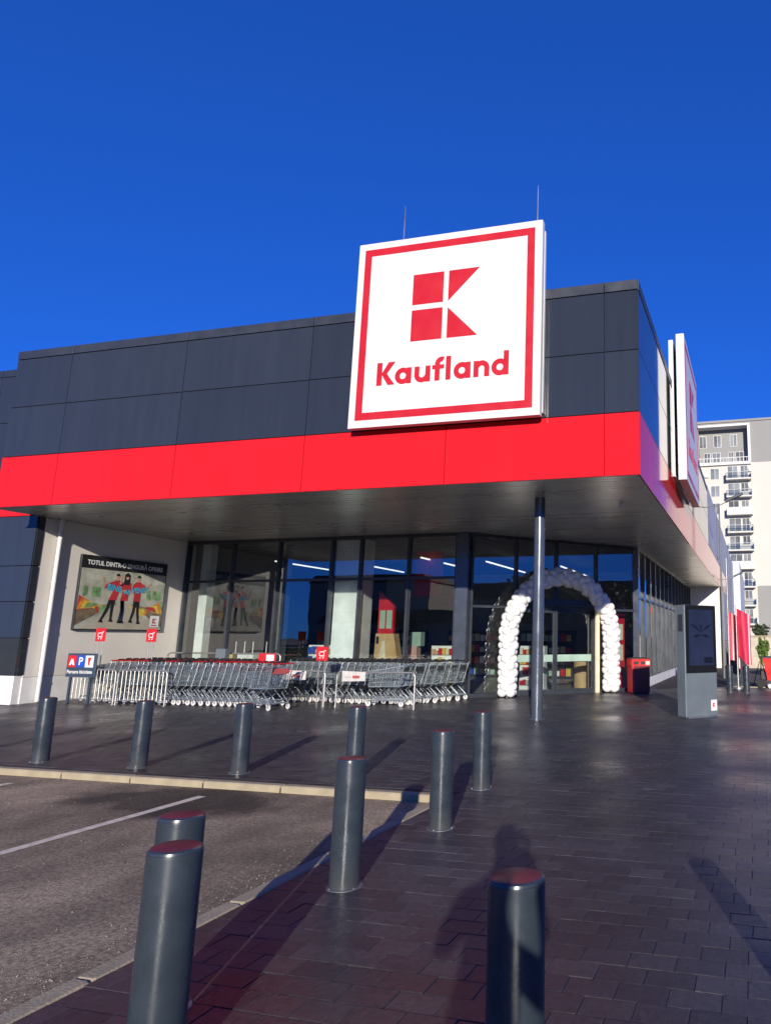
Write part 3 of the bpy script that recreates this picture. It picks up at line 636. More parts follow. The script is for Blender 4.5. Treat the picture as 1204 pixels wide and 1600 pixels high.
# ------------------------------------------------------------------ the two big lightbox signs
def ring(cx, cz, ri, ro, a0, a1, n=26):
    A = [rad(a0 + (a1 - a0) * i / n) for i in range(n + 1)]
    return [(cx + ro * math.cos(a), cz + ro * math.sin(a)) for a in A] + [(cx + ri * math.cos(a), cz + ri * math.sin(a)) for a in reversed(A)]
def word(b, y):
    """the shop's name in rounded geometric letters; (x,z) on the 4 m sign face"""
    S = .115; zb = .845; xh = 1.175; lay = [0]
    def P(pts):
        lay[0] += 1; yy_ = y - .0012 * (lay[0] % 3)
        b.poly(pts, yy_ - .004, y + .006, 'sign_red')
    def rect(x0, x1, z0, z1): P([(x0, z0), (x1, z0), (x1, z1), (x0, z1)])
    def ringp(*a):
        pts = ring(*a); n = len(pts) // 2; lay[0] += 1; yy_ = y - .0012 * (lay[0] % 3)
        for i in range(n - 1): b.poly([pts[i], pts[i + 1], pts[2 * n - 2 - i], pts[2 * n - 1 - i]][::1], yy_ - .004, y + .006, 'sign_red')
    # K
    rect(.585, .585 + S, zb, 1.325)
    P([(.69, 1.085), (.84, 1.325), (.985, 1.325), (.775, 1.035)]); P([(.715, 1.10), (.79, 1.11), (.985, zb), (.835, zb), (.70, 1.06)])
    zc = (zb + xh) / 2
    def bowl(cx): ringp(cx, zc, .068, .172, 0, 360)
    bowl(1.158); rect(1.238, 1.343, zb, xh)
    # u
    rect(1.408, 1.513, 1.0, xh); rect(1.642, 1.747, zb, xh); ringp(1.570, 1.0, .060, .162, 180, 348)
    # f
    rect(1.842, 1.947, zb, 1.20); rect(1.785, 2.035, 1.085, 1.172); ringp(1.985, 1.193, .040, .143, 68, 180)
    # l
    rect(2.073, 2.178, zb, 1.335)
    bowl(2.412); rect(2.488, 2.593, zb, xh)
    # n
    rect(2.653, 2.758, zb, xh); rect(2.875, 2.980, zb, 1.02); ringp(2.822, 1.018, .055, .158, 0, 168)
    # d
    bowl(3.192); rect(3.265, 3.370, zb, 1.335)
def big_sign(label, where, T, rods):
    t = thing('lightbox_sign', label, 'sign'); t.matrix_world = T; DP = .22 if where else .15; R0, R1 = (.30, .42) if where else (.185, .265)
    b = MB(); b.bbox(0, 4, 0, DP, 0, 4, .012, 'sign_white'); b.build('sign_box', t)
    b = MB(); o_, i_ = .15, .305
    for q in ([(o_, o_), (4 - o_, o_), (4 - i_, i_), (i_, i_)], [(4 - o_, o_), (4 - o_, 4 - o_), (4 - i_, 4 - i_), (4 - i_, i_)], [(4 - o_, 4 - o_), (o_, 4 - o_), (i_, 4 - i_), (4 - i_, 4 - i_)], [(o_, 4 - o_), (o_, o_), (i_, i_), (i_, 4 - i_)]):
        b.poly(q, -.004, .004, 'sign_red')
    b.build('red_border', t)
    for q in ([(1.28, 2.495), (1.95, 2.495), (1.95, 3.155), (1.28, 3.155)], [(1.28, 1.715), (1.95, 1.715), (1.95, 2.38), (1.28, 2.38)], [(2.058, 2.50), (2.715, 3.155), (2.058, 3.155)], [(2.058, 1.715), (2.705, 1.715), (2.058, 2.368)]):
        b = MB(); b.poly(q, -.004, .004, 'sign_red'); b.build('emblem_piece', t)
    b = MB(); word(b, -.0); b.build('lettering', t)
    b = MB()
    for x in (.05, 3.93): b.box(x, x + .07, R0, R1, .1, 3.86, 'sign_white')
    b.box(.12, 3.93, R0, R1, 3.79, 3.86, 'sign_white'); b.box(.12, 3.93, R0, R1, .1, .17, 'sign_white')
    b.box(.13, 3.92, R1 - .02, R1 - .005, .18, 3.78, 'hall_grey')
    for x in (.4, 1.9, 3.5):
        for z in (.5, 2.0, 3.5): b.box(x, x + .06, DP - .005, R0 + .01, z, z + .06, 'black_plastic')
    b.build('rear_frame', t)
    for (x, h_) in rods:
        b = MB(); b.tube([(x, R1 - .04, 3.8), (x, R1 - .04, 4.0 + h_ * .6), (x, R1 - .04, 4.0 + h_)], [.016, .012, .007], 'galv', 8); b.build('lightning_rod', t)
    return t
big_sign('large white square shop sign with red K emblem facing the parking lot', 0, Matrix.Translation((-7.755, YF - .288, 5.675)), ((.88, .92), (3.82, .92)))
T2 = Matrix.Translation((-1.585, 17.5, 5.62)) @ Matrix.Rotation(math.pi / 2, 4, 'Z')
big_sign('white square shop sign seen edge-on along the right flank', 1, T2, ())

# ------------------------------------------------------------------ poster on the side wall (local x runs along +Y, faces +X)
po = thing('billboard', 'framed poster of three cheering people in a market aisle on the side wall', 'poster'); 
po.matrix_world = Matrix.Translation((XW + .002, 14.47, 1.78)) @ Matrix.Rotation(math.pi / 2, 4, 'Z')
PWd, PHt = 2.70, 1.90
b = MB(); b.bbox(-.03, PWd + .03, -.07, 0, -.03, PHt + .03, .008, 'print_black'); b.build('frame', po)
def pp(b, pts, lay, mat): b.add([(x, -.0705 - .0006 * lay, z) for x, z in pts], [tuple(range(len(pts)))], mat)
bgm = MB()
pp(bgm, [(.0, .0), (PWd, 0), (PWd, 1.58), (0, 1.58)], 1, 'print_wallbg'); pp(bgm, [(0, 1.58), (PWd, 1.58), (PWd, PHt), (0, PHt)], 1, 'print_black')
pp(bgm, [(.15, 0), (2.55, 0), (1.55, .72), (1.20, .72)], 2, 'print_floor')
pp(bgm, [(0, .08), (.0, .52), (1.1, .70), (1.15, .70)], 3, 'print_wood'); pp(bgm, [(PWd, .08), (1.6, .70), (1.65, .70), (PWd, .52)], 3, 'print_wood')
HP = ('print_red', 'print_orange', 'print_yellow', 'print_green', 'print_orange', 'print_yellow', 'print_red', 'print_green')
for sd in (0, 1):
    for k in range(8):
        h0 = .98 - .075 * k + .03 * (k % 2); x1 = .32 + .11 * k
        q = [(0 if k < 2 else .1 * (k - 1), .48 + .018 * k), (x1 + .10, .54 + .02 * k), (x1 - .10, .62 + (h0 - .6) * .35), (.02 + .095 * k, h0 - .10)]
        if sd: q = [(PWd - a, z - .04) for a, z in q][::-1]
        pp(bgm, q, 4 + k * .3, HP[(k + 3 * sd) % 8])
for x in (.38, .5, 2.3, .12, 2.45, 2.1): pp(bgm, [(x, .85), (x + .13, .85), (x + .13, 1.10), (x, 1.12)], 4, 'print_green')
for k in range(5): pp(bgm, [(.2 + k * .1, 1.32 + .04 * k), (2.4, 1.30 + .05 * k), (2.4, 1.305 + .05 * k), (.2 + k * .1, 1.325 + .04 * k)], 2, 'print_white')
bgm.build('printed_aisle', po)
def limb(b, pts, w0, w1, lay, mat):
    n = len(pts)
    for i in range(n - 1):
        a = Vector(pts[i]); c = Vector(pts[i + 1]); t = (c - a).normalized(); nn = Vector((-t.y, t.x)); wa = w0 + (w1 - w0) * i / (n - 1); wb = w0 + (w1 - w0) * (i + 1) / (n - 1)
        pp(b, [tuple(a + nn * wa), tuple(a - nn * wa), tuple(c - nn * wb + t * wb * .3), tuple(c + nn * wb + t * wb * .3)], lay + .2 * i, mat)
def figure(x, feet, hip_x, legs, top, arms, hsize, hairlong):
    b = MB(); hz = .80
    for (fx, fz) in feet:
        limb(b, [(hip_x + (.045 if fx > hip_x else -.045), hz), ((hip_x + fx) / 2 + .01, hz * .52 + fz * .5), (fx, fz + .05)], .058, .034, 8, legs); pp(b, [(fx - .06, fz), (fx + .08, fz - .01), (fx + .05, fz + .07), (fx - .04, fz + .07)], 9, 'print_black')
    pp(b, [(hip_x - .12, hz - .02), (hip_x + .12, hz - .02), (x + .10, 1.06), (x + .15, 1.26), (x + .06, 1.335), (x - .06, 1.335), (x - .15, 1.26), (x - .10, 1.06)], 9.5, top)
    for a in arms: limb(b, a[:2], .045, .036, 10, top); limb(b, a[1:], .032, .024, 10.4, 'print_skin') if len(a) > 2 else None; pp(b, [(a[-1][0] + .032 * math.cos(q), a[-1][1] + .04 * math.sin(q)) for q in [i * .785 for i in range(8)]], 11, 'print_skin')
    pp(b, [(x - .03, 1.32), (x + .03, 1.32), (x + .03, 1.40), (x - .03, 1.40)], 10.5, 'print_skin')
    if hairlong: pp(b, [(x - .10, 1.22), (x + .10, 1.22), (x + .09, 1.50), (x, 1.56), (x - .09, 1.50)], 10.8, 'print_black')
    pp(b, [(x + hsize * .78 * math.cos(q), 1.425 + hsize * math.sin(q)) for q in [i * .5236 for i in range(12)]], 11.5, 'print_skin')
    pp(b, [(x + hsize * .85 * math.cos(q), 1.442 + hsize * math.sin(q)) for q in [i * .3927 for i in range(9)]], 12, 'print_black')
    b.build('printed_figure', po)
figure(1.10, [(.72, .18), (1.02, .20)], 1.0, 'print_black', 'print_red', [[(.97, 1.24), (.72, 1.12), (.66, 1.36)], [(1.22, 1.24), (1.34, 1.05)]], .074, False)
figure(1.40, [(1.28, .17), (1.36, .17)], 1.36, 'print_denim', 'print_red', [[(1.30, 1.24), (1.20, 1.22), (1.24, 1.48)], [(1.50, 1.24), (1.52, 1.05)]], .066, True)
figure(1.78, [(1.64, .19), (1.90, .16)], 1.78, 'print_black', 'print_red', [[(1.66, 1.24), (1.60, 1.05)], [(1.90, 1.24), (2.06, 1.17), (2.20, 1.30)]], .074, False)
rx = (math.pi / 2, 0, 0)
for body, x, z, s, tilt in (('BINE', 1.02, 1.10, .21, -.12), ('AI', 1.42, 1.02, .17, 0), ('VENIT', 1.84, 1.09, .20, .10)):
    text_obj('printed_lettering', body, s, 'print_cyan', po, (x, -.0825, z), (math.pi / 2, -tilt, 0), offset=.008)
text_obj('printed_lettering', 'TOTUL DINTR-O SINGUR\u0102 OPRIRE', .165, 'print_white', po, (PWd / 2, -.0735, 1.735), rx, offset=.006, sx=.93)
b = MB(); pp(b, [(2.30, .08), (2.62, .08), (2.62, .40), (2.30, .40)], 13, 'print_white')
def emblem(b, x, z, s, lay, mat='print_red', fn=pp):
    for q in ([(0, .54), (.46, .54), (.46, 1), (0, 1)], [(0, 0), (.46, 0), (.46, .46), (0, .46)], [(.54, .54), (1, 1), (.54, 1)], [(.54, 0), (1, 0), (.54, .46)]): fn(b, [(x + a * s, z + c * s) for a, c in q], lay, mat)
emblem(b, 2.39, .18, .14, 14); pp(b, [(2.36, .11), (2.56, .11), (2.56, .14), (2.36, .14)], 14, 'print_red'); b.build('printed_emblem', po)

# ------------------------------------------------------------------ bollards
bol = []
def bollard_mesh():
    t = thing('bollard', 'x', 'bollard')
    b = MB(); b.lathe([(.098, .0), (.098, .775), (.0965, .785)], 'bollard', 40); b.build('post', t, smooth=True)
    b = MB(); b.lathe([(.0964, .786), (.094, .795), (.086, .8)], 'bollard', 40); b.lathe([(.0855, .8005), (.08, .8025), (.0, .8035)], 'bollard_top', 40); b.build('cap', t, smooth=True)
    b = MB(); b.lathe([(.120, .0), (.120, .005), (.117, .007), (.1, .008)], 'ring_grey', 40); br = b.build('base_ring', t, smooth=True)
    for q in range(4): a = q * math.pi / 2 + .4; b = MB(); b.cyl(.109 * math.cos(a), .109 * math.sin(a), .0065, .014, .006, 'galv', 8); b.build('bolt', br)
    return t
proto = bollard_mesh(); PT = tree_of(proto)
BL = [(-2.223, 2.433, 'largest grey bollard cut off by the bottom edge, left foreground'), (-2.581, 2.841, 'grey bollard mostly hidden behind the largest foreground bollard'),
      (-0.825, 2.444, 'black shaded bollard with pale light patches in the photographer\'s shadow'), (0.52, 2.57, 'grey bollard just outside the right edge, its shadow on the pavers'),
      (-2.68, 4.40, 'grey bollard at the kerb, nearest of those seen whole'), (-2.69, 5.86, 'grey bollard at the paving corner, just right of the kerb end'), (-2.96, 7.45, 'slim grey bollard farthest along the side kerb, right of the corner one'),
      (-9.05, 7.48, 'leftmost grey bollard behind the far kerb'), (-7.51, 7.48, 'second grey bollard from the left behind the far kerb'), (-6.06, 7.50, 'third grey bollard from the left behind the far kerb'), (-4.565, 7.55, 'grey bollard behind the far kerb, half hidden by the nearer kerb bollard'),
      (-10.55, 7.48, 'grey bollard behind the far kerb just outside the left edge'),
      (-0.86, 22.17, 'distant dark bollard below the red flags, left one'), (-0.37, 22.06, 'distant dark bollard right of the red flags')]
for i, (x, y, lab) in enumerate(BL):
    o = proto if i == 0 else dup_tree(PT)
    o.location = (x, y, 0.0); o['label'] = lab; o['group'] = 'grey bollards round the paving'; o.rotation_euler = (random.uniform(-.006, .006), random.uniform(-.006, .006), random.uniform(0, 6))

# ------------------------------------------------------------------ shopping carts
def make_cart(hmat, bumper):
    t = thing('shopping_cart', 'x', 'cart')
    b = MB(); R = .0048; n = 4
    # basket: front (x=-.52) narrow and low, rear (x=.42) wide and tall
    def P(u, side, v):   # u 0 front..1 rear, side -1..1, v 0 bottom..1 top
        zb = .44 + .02 * u; zt = .80 + .14 * u; x = -.50 + .92 * u - (1 - v) * (1 - u) * -.06 + (1 - v) * u * -.06
        wd = (.19 + .085 * u) * (.86 + .14 * v); return (x, side * wd, zb + (zt - zb) * v)
    for v in (0, .25, .5, .75, 1.0):
        rr = R * 1.7 if v in (0, 1.0) else R
        b.tube([P(1, -1, v), P(0, -1, v), P(0, 1, v), P(1, 1, v)], rr, 'wire', n)
    for i in range(15):
        u = i / 14
        b.tube([P(u, -1, 1), P(u, -1, 0), P(u, 1, 0), P(u, 1, 1)], R, 'wire', n)
    for j in range(1, 7): s_ = -1 + 2 * j / 7; b.tube([P(0, s_, 1), P(0, s_, 0), P(1, s_, 0)], R, 'wire', n)
    b.build('basket', t)
    b = MB()   # hinged rear gate / child seat
    for j in range(8): s_ = -.95 + 1.9 * j / 7; b.tube([P(.99, s_, .97), P(.86, s_, .05)], R, 'wire', n)
    for v in (.1, .4, .7, .97): u = .86 + .13 * v; b.tube([P(u, -.95, v), P(u, .95, v)], R, 'wire', n)
    b.build('rear_gate', t)
    b = MB()
    for s_ in (-1, 1):
        b.tube([(.46, s_ * .27, .99), (.44, s_ * .27, .90), (.30, s_ * .25, .44), (.18, s_ * .24, .36), (.40, s_ * .255, .145)], .0125, 'chassis', 6)
        b.tube([(.42, s_ * .255, .145), (-.44, s_ * .17, .135)], .0125, 'chassis', 6); b.tube([(-.20, s_ * .19, .14), (.10, s_ * .23, .43)], .009, 'chassis', 5)
    b.tube([(-.44, -.17, .135), (-.44, .17, .135)], .0125, 'chassis', 6); b.tube([(.40, -.25, .145), (.40, .25, .145)], .011, 'chassis', 6)
    for j in range(5): s_ = -.8 + .4 * j; b.tube([(.40, s_ * .25, .15), (-.44, s_ * .17, .14)], .004, 'wire', 4)
    b.build('chassis', t)
    b = MB(); b.tube([(.46, -.285, 1.0), (.47, -.2, 1.005), (.47, .2, 1.005), (.46, .285, 1.0)], .015, hmat, 10); b.box(.43, .48, -.06, .06, .985, 1.04, 'black_plastic'); b.build('handle', t, smooth=True)
    b = MB(); b.box(.38, .40, -.22, .22, .78, .90, bumper); b.build('advert_panel', t)
    wb = MB(); wb.lathe([(.03, -.014), (.058, -.014), (.062, -.008), (.062, .008), (.058, .014), (.03, .014)], 'castor', 14)
    fk = MB(); fk.box(-.012, .012, -.022, -.018, -.01, .075, 'chassis'); fk.box(-.012, .012, .018, .022, -.01, .075, 'chassis'); fk.box(-.014, .014, -.022, .022, .075, .085, 'chassis')
    w0 = None
    for x, s_ in ((.40, .255), (.40, -.255), (-.42, .17), (-.42, -.17)):
        if w0 is None:
            w0 = wb.build('wheel', t, smooth=True); f0 = fk.build('fork', t); 
            w0.rotation_euler = (math.pi / 2, 0, 0); wo_, fo2 = w0, f0
        else:
            wo_ = w0.copy(); fo2 = f0.copy(); COL.objects.link(wo_); COL.objects.link(fo2)
        wo_.location = (x, s_, .063); fo2.location = (x, s_, .063)
    return t
cart_r = make_cart('red_plastic', 'red_faded'); cart_k = make_cart('black_plastic', 'black_plastic')
TR, TK = tree_of(cart_r), tree_of(cart_k); usedc = {}
def place_cart(T, x, y, rz, label, group):
    k = id(T[0])
    o = T[0] if k not in usedc else dup_tree(T)
    usedc[k] = 1
    o.location = (x, y, 0.002); o.rotation_euler = (0, 0, rz); o['label'] = label; o['group'] = group
rows = [(TR, -15.9, -10.85, 14.45, 'wire shopping cart with red handle in the front row of the left block'), (TR, -16.3, -11.7, 15.12, 'wire shopping cart with red handle in the middle row of the left block'), (TR, -16.3, -12.1, 15.78, 'wire shopping cart with red handle in the back row of the left block'),
        (TK, -11.9, -8.0, 16.0, 'wire shopping cart with black handle in the front row of the right block'), (TK, -12.3, -7.75, 16.64, 'wire shopping cart with black handle in the middle row of the right block'), (TK, -13.0, -7.45, 17.3, 'wire shopping cart with black handle in the back row of the right block')]
for (T, x0, x1, y, lab) in rows:
    x = x1 - .45; last = True
    while x > x0:
        U, lb = T, lab
        if T is TR and random.random() < (.25 if 'front' in lab else .5): U, lb = TK, lab.replace('red handle', 'black handle')
        place_cart(U, x, y + random.uniform(-.03, .03), random.uniform(-.045, .045), lb, lab.split(' in the ')[1])
        last = False; x -= random.uniform(.185, .215)
place_cart(TR, -10.75, 13.98, rad(-14), 'loose wire shopping cart standing askew in front of the left block', 'loose carts')
place_cart(TK, -8.55, 15.45, rad(9), 'loose wire shopping cart with black handle behind the long rail', 'loose carts')
# corral rails
def rail(x0, x1, y, h, label, y1=None, bars=0, r_=.021):
    t = thing('tube_rail', label, 'rail', ((x0 + x1) / 2, y, 0), 0, 'tubular steel rails round the carts')
    L_ = (x1 - x0) / 2; c = .10
    b = MB(); pts = [(-L_, 0, 0)] + [(-L_ + c - c * math.cos(a), 0, h - c + c * math.sin(a)) for a in [i * math.pi / 8 for i in range(5)]] + [(L_ - c + c * math.sin(a), 0, h - c + c * math.cos(a)) for a in [i * math.pi / 8 for i in range(5)]] + [(L_, 0, 0)]
    b.tube(pts, r_, 'rail', 10); b.build('hoop', t, smooth=True)
    for s_ in (-1, 1): b = MB(); b.cyl(s_ * L_, 0, 0, .008, .05, 'rail', 16); b.build('foot_plate', t)
    if bars:
        b = MB(); b.tube([(-L_, 0, .10), (L_, 0, .10)], .014, 'rail', 8); b.build('lower_rail', t)
        for i in range(bars): x = -L_ + (i + 1) * 2 * L_ / (bars + 1); b = MB(); b.tube([(x, 0, .10), (x, 0, h - .01)], .0095, 'rail', 6); b.build('bar', t)
    return t
rail(-9.62, -7.62, 14.93, .80, 'long tubular rail in front of the right cart block')
rail(-11.9, -9.95, 14.95, .80, 'tubular rail between the two cart blocks')
rail(-16.30, -14.95, 13.95, .80, 'barred tubular barrier under the bicycle board by the wall', bars=11)
rail(-14.85, -13.45, 13.93, .80, 'barred tubular barrier right of the bicycle board', bars=11)
rail(-15.9, -12.3, 16.4, 1.15, 'tall thin rail behind the left cart block')
def red_plate(x, y, z0, label, w_=.30, h_=.32):
    t = thing('cart_sign', label, 'sign', (x, y, 0), 0, 'small red cart signs')
    for s_ in (-.07, .07): b = MB(); b.tube([(s_, .01, 0), (s_, .01, z0 + .02)], .012, 'rail', 8); b.build('post', t)
    b = MB(); b.bbox(-w_ / 2, w_ / 2, -.015, 0, z0, z0 + h_, .012, 'red_plastic'); b.build('plate', t)
    b = MB()
    for (x0, x1, a, c) in ((-.07, .05, .19, .21), (-.06, .05, .10, .12), (.045, .062, .09, .23), (.055, .10, .215, .235), (-.075, -.058, .12, .21), (-.06, -.03, .05, .08), (.02, .05, .05, .08)): b.box(x0, x1, -.0205, -.0155, z0 + a, z0 + c, 'sign_white')
    b.build('pictogram', t)
red_plate(-15.66, 14.05, 1.47, 'red cart sign on twin posts under the left of the poster')
red_plate(-14.6, 14.5, 1.46, 'red cart sign on twin posts under the right end of the poster')
red_plate(-9.8, 14.55, 1.06, 'red cart sign on twin posts standing in the middle of the carts')
t = thing('price_card', 'white and red card holder above the red handled carts', 'sign', (-11.55, 14.9, 0))
b = MB(); b.bbox(-.24, .24, 0, .03, .98, 1.2, .01, 'red_plastic'); b.box(-.02, .2, -.004, -.001, 1.02, 1.17, 'sign_white'); b.build('plate', t); b = MB(); b.tube([(0, .02, 0), (0, .02, 1.0)], .014, 'rail', 8); b.build('post', t)
for x, lab in ((-10.72, 'white advert board tied to the rail, left end of right carts'), (-9.15, 'white and red advert board tied to the rail mid right')):
    t = thing('rail_banner', lab, 'banner', (x, 14.88, 0)); b = MB(); b.add([(-.30, -.01, .58), (.30, -.02, .60), (.30, 0, .80), (-.32, .01, .82), (-.30, .008, .58), (.30, -.002, .60), (.30, .018, .80), (-.32, .028, .82)], [(0, 1, 2, 3), (7, 6, 5, 4), (1, 0, 4, 5), (2, 1, 5, 6), (3, 2, 6, 7), (0, 3, 7, 4)], 'banner_white'); b.build('board', t)
    b = MB(); b.box(-.02, .16, -.0285, -.0215, .66, .72, 'red_faded'); b.box(-.24, -.06, -.0285, -.0215, .68, .70, 'hall_grey'); b.build('print', t)
# bicycle-parking board
t = thing('parking_board', 'navy board with red, blue P and white pictograms left of the carts', 'sign', (-15.93, 13.86, 0))
b = MB(); b.bbox(-.44, .44, 0, .04, .62, 1.18, .01, 'navy_board'); b.build('board', t)
for (x0, m_) in ((-.40, 'red_plastic'), (-.14, 'blue'), (.12, 'sign_white')): b = MB(); b.box(x0, x0 + .25, -.006, -.001, .85, 1.13, m_); b.build('pictogram_field', t)
text_obj('pictogram', 'P', .26, 'sign_white', t, (-.015, -.009, .985), rx, offset=.006)
b = MB(); b.poly([(-.36, .90), (-.30, 1.06), (-.275, 1.02), (-.25, 1.06), (-.19, .90), (-.25, .90), (-.275, .95), (-.30, .90)], -.010, -.007, 'sign_white'); b.build('pictogram', t)
b = MB(); b.poly([(.22, .90), (.26, .90), (.26, .98), (.30, 1.08), (.20, 1.08), (.21, .98)], -.010, -.007, 'red_plastic'); b.build('pictogram', t)
text_obj('lettering', 'Parcare biciclete', .115, 'sign_white', t, (-.02, -.004, .74), rx, offset=.003)
for x in (-.30, .30): b = MB(); b.box(x - .03, x + .03, .01, .05, 0, .615, 'navy_board'); b.build('post', t)
t = thing('waste_box', 'small dark grey box on a post behind the left carts', 'box', (-13.9, 16.15, 0)); b = MB(); b.bbox(-.15, .15, -.1, .1, .95, 1.28, .02, 'kiosk'); b.build('box', t); b = MB(); b.tube([(0, 0, 0), (0, 0, .95)], .03, 'kiosk', 8); b.build('post', t)

# ------------------------------------------------------------------ balloon arch
F0, F1 = Vector((-6.68, 18.50, 0)), Vector((-4.30, 21.05, 0)); tA = (F1 - F0).normalized(); nA = Vector((tA.y, -tA.x, 0)); hw = (F1 - F0).length / 2 ; mid = (F0 + F1) / 2
arch = thing('balloon_arch', 'white balloon arch standing in front of the glazed entrance', 'balloon arch', tuple(mid), 0)
bm = bmesh.new(); bmesh.ops.create_uvsphere(bm, u_segments=16, v_segments=10, radius=1)
for v in bm.verts:
    if v.co.z < 0: v.co.x *= 1 + .12 * v.co.z * 1; v.co.y *= 1 + .12 * v.co.z; v.co.z *= 1.08
bme = bpy.data.meshes.new('balloon'); bm.to_mesh(bme); bm.free(); bme.materials.append(MATS['balloon']); bme.polygons.foreach_set('use_smooth', [True] * len(bme.polygons))
Hst = 1.50; RR = hw; path = []
Rv = 1.75
tot = Hst * 2 + math.pi * (RR + Rv) / 2; N = int(tot / .18)
def arch_pt(s_):
    if s_ < Hst: return -RR, s_ + .11, Vector((0, 1))
    if s_ > tot - Hst: return RR, tot - s_ + .11, Vector((0, -1))
    a = math.pi * (s_ - Hst) / (tot - 2 * Hst); return -RR * math.cos(a), Hst + .11 + Rv * math.sin(a), Vector((RR * math.sin(a), Rv * math.cos(a))).normalized()
for i in range(N):
    u, z, tg = arch_pt(tot * i / (N - 1)); nn = Vector((-tg.y, tg.x)); 
    for q in range(4):
        a = q * math.pi / 2 + (i % 2) * math.pi / 4 + random.uniform(-.1, .1); rr = .136 * random.uniform(.88, 1.10)
        off2 = nn * math.cos(a) * .155; dep = math.sin(a) * .155
        o = bpy.data.objects.new('balloon', bme); COL.objects.link(o); o.parent = arch
        L3 = tA * (u + off2.x) + Vector((0, 0, z + off2.y)) + nA * dep
        if L3.z < rr * 1.08: L3.z = rr * 1.08
        o.location = L3; o.scale = (rr, rr, rr * random.uniform(.98, 1.06)); o.rotation_euler = (random.uniform(0, 6), random.uniform(0, 6), 0)
b = MB(); b.tube([tA * arch_pt(tot * i / 30)[0] + Vector((0, 0, arch_pt(tot * i / 30)[1] - (.11 if i in (0, 30) else 0))) for i in range(31)], .02, 'sign_white', 8); b.build('hoop', arch)

# ------------------------------------------------------------------ info kiosk
KA, KB, KC = Vector((-1.46, 14.74, 0)), Vector((-.86, 15.40, 0)), Vector((-1.75, 15.05, 0))
tk = (KB - KA).normalized()
kt = thing('info_kiosk', 'tall grey digital information kiosk with dark portrait screen on the paving', 'kiosk', tuple(KA), math.atan2(tk.y, tk.x))
KW = (KB - KA).length; KD = .27
b = MB(); b.bbox(0, KW, 0, KD, .03, 2.30, .015, 'kiosk'); b.build('housing', kt)
b = MB(); b.box(.04, KW - .04, -.03, KD - .04, 0, .029, 'galv'); b.build('base_plate', kt)
b = MB(); b.bbox(.02, KW - .015, -.018, -.001, .90, 2.295, .004, 'screen'); b.build('bezel', kt)
b = MB(); b.box(.10, KW - .10, -.021, -.0185, 1.05, 2.20, 'screen_image'); so_ = b.build('screen', kt)
b = MB()
for k, (a, l_, z) in enumerate(((.45, .34, 1.76), (-.45 + math.pi, .34, 1.76), (-.3, .24, 1.70), (math.pi + .3, .24, 1.70), (math.pi / 2, .12, 1.78))):
    cx = KW / 2; b.poly([(cx, z - .02), (cx + l_ * .6 * math.cos(a) - .03 * math.sin(a), z + l_ * .6 * math.sin(a) + .03 * math.cos(a)), (cx + l_ * math.cos(a), z + l_ * math.sin(a)), (cx + l_ * .6 * math.cos(a) + .03 * math.sin(a), z + l_ * .6 * math.sin(a) - .03 * math.cos(a))], -.0235 - .0005 * k, -.0215, 'screen_mark')
b.build('screen_picture', so_); b = MB(); b.box(KW - .38, KW - .14, -.023, -.0215, 1.10, 1.22, 'screen_mark'); b.build('screen_caption', so_)
b = MB(); b.box(KW - .20, KW - .03, -.005, -.001, .12, .34, 'sign_white'); b.build('sticker', kt)
def ebox(b, pts, lay, mat): b.poly(pts, -.0085, -.0055, mat)
b = MB(); emblem(b, KW - .155, .20, .075, 0, 'sign_red', ebox); b.build('sticker_emblem', kt)
b = MB(); b.box(-.004, -.001, .06, .2, 1.75, 2.1, 'frame'); b.build('vent', kt)

# ------------------------------------------------------------------ litter bin by the entrance
bt = thing('litter_bin', 'red and black litter bin beside the right foot of the balloon arch', 'bin', (-3.62, 20.75, 0), rad(28))
b = MB(); b.box(.0, .06, 0, .45, .03, .80, 'bin_red'); b.box(.061, .55, 0, .45, .03, .80, 'bin_dark'); b.build('body', bt)
b = MB(); b.bbox(-.02, .57, -.02, .47, .801, 1.0, .01, 'bin_red'); hd = b.build('hood', bt)
b = MB(); b.box(.05, .20, -.024, -.0205, .84, .93, 'black_plastic'); b.box(.27, .40, -.024, -.0205, .84, .93, 'black_plastic'); b.box(.42, .54, -.024, -.0205, .83, .94, 'cream'); b.build('slot', hd)
b = MB(); b.bbox(-.01, .56, -.01, .46, 1.001, 1.04, .008, 'black_plastic'); b.build('lid', bt)
b = MB(); b.box(.02, .53, .02, .43, 0, .03, 'black_plastic'); b.build('foot', bt)

# ------------------------------------------------------------------ things inside the window
t = thing('red_display', 'tall red display stand with two pale green panels behind the window', 'display', (-10.85, 18.75, 0))
b = MB(); b.poly([(0, .02), (.50, .02), (.50, 2.50), (0, 2.95)], 0, .12, 'red_plastic'); b.build('board', t)
for x in (.06, .28): b = MB(); b.box(x, x + .17, -.012, -.002, 1.85, 2.38, 'pale_green'); b.build('leaflet_panel', t)
t = thing('wooden_counter', 'light wooden counter with slanted side in front of the red display', 'counter', (-10.72, 18.35, 0))
b = MB(); b.poly([(0, .02), (.95, .02), (.62, 1.70), (.05, 1.70)], 0, .3, 'wood'); b.build('body', t)
b = MB(); b.poly([(.22, .5), (.36, .5), (.40, 1.0), (.36, 1.5), (.26, 1.5), (.20, 1.0)], -.012, -.002, 'cream'); b.build('badge', t)
b = MB(); b.box(.08, .16, -.02, -.002, 1.42, 1.62, 'black_plastic'); b.build('card_reader', t)
t = thing('parcel_stack', 'pile of pale boxes beside the wooden counter behind the window', 'boxes', (-9.85, 18.7, 0))
b = MB(); b.box(0, .32, 0, .3, .02, .9, 'black_plastic'); b.build('box', t); b = MB(); b.box(.02, .30, .02, .28, .901, 1.35, 'rose'); b.build('box', t); b = MB(); b.box(.05, .40, .05, .3, 1.351, 1.75, 'pale_green'); b.build('box', t)
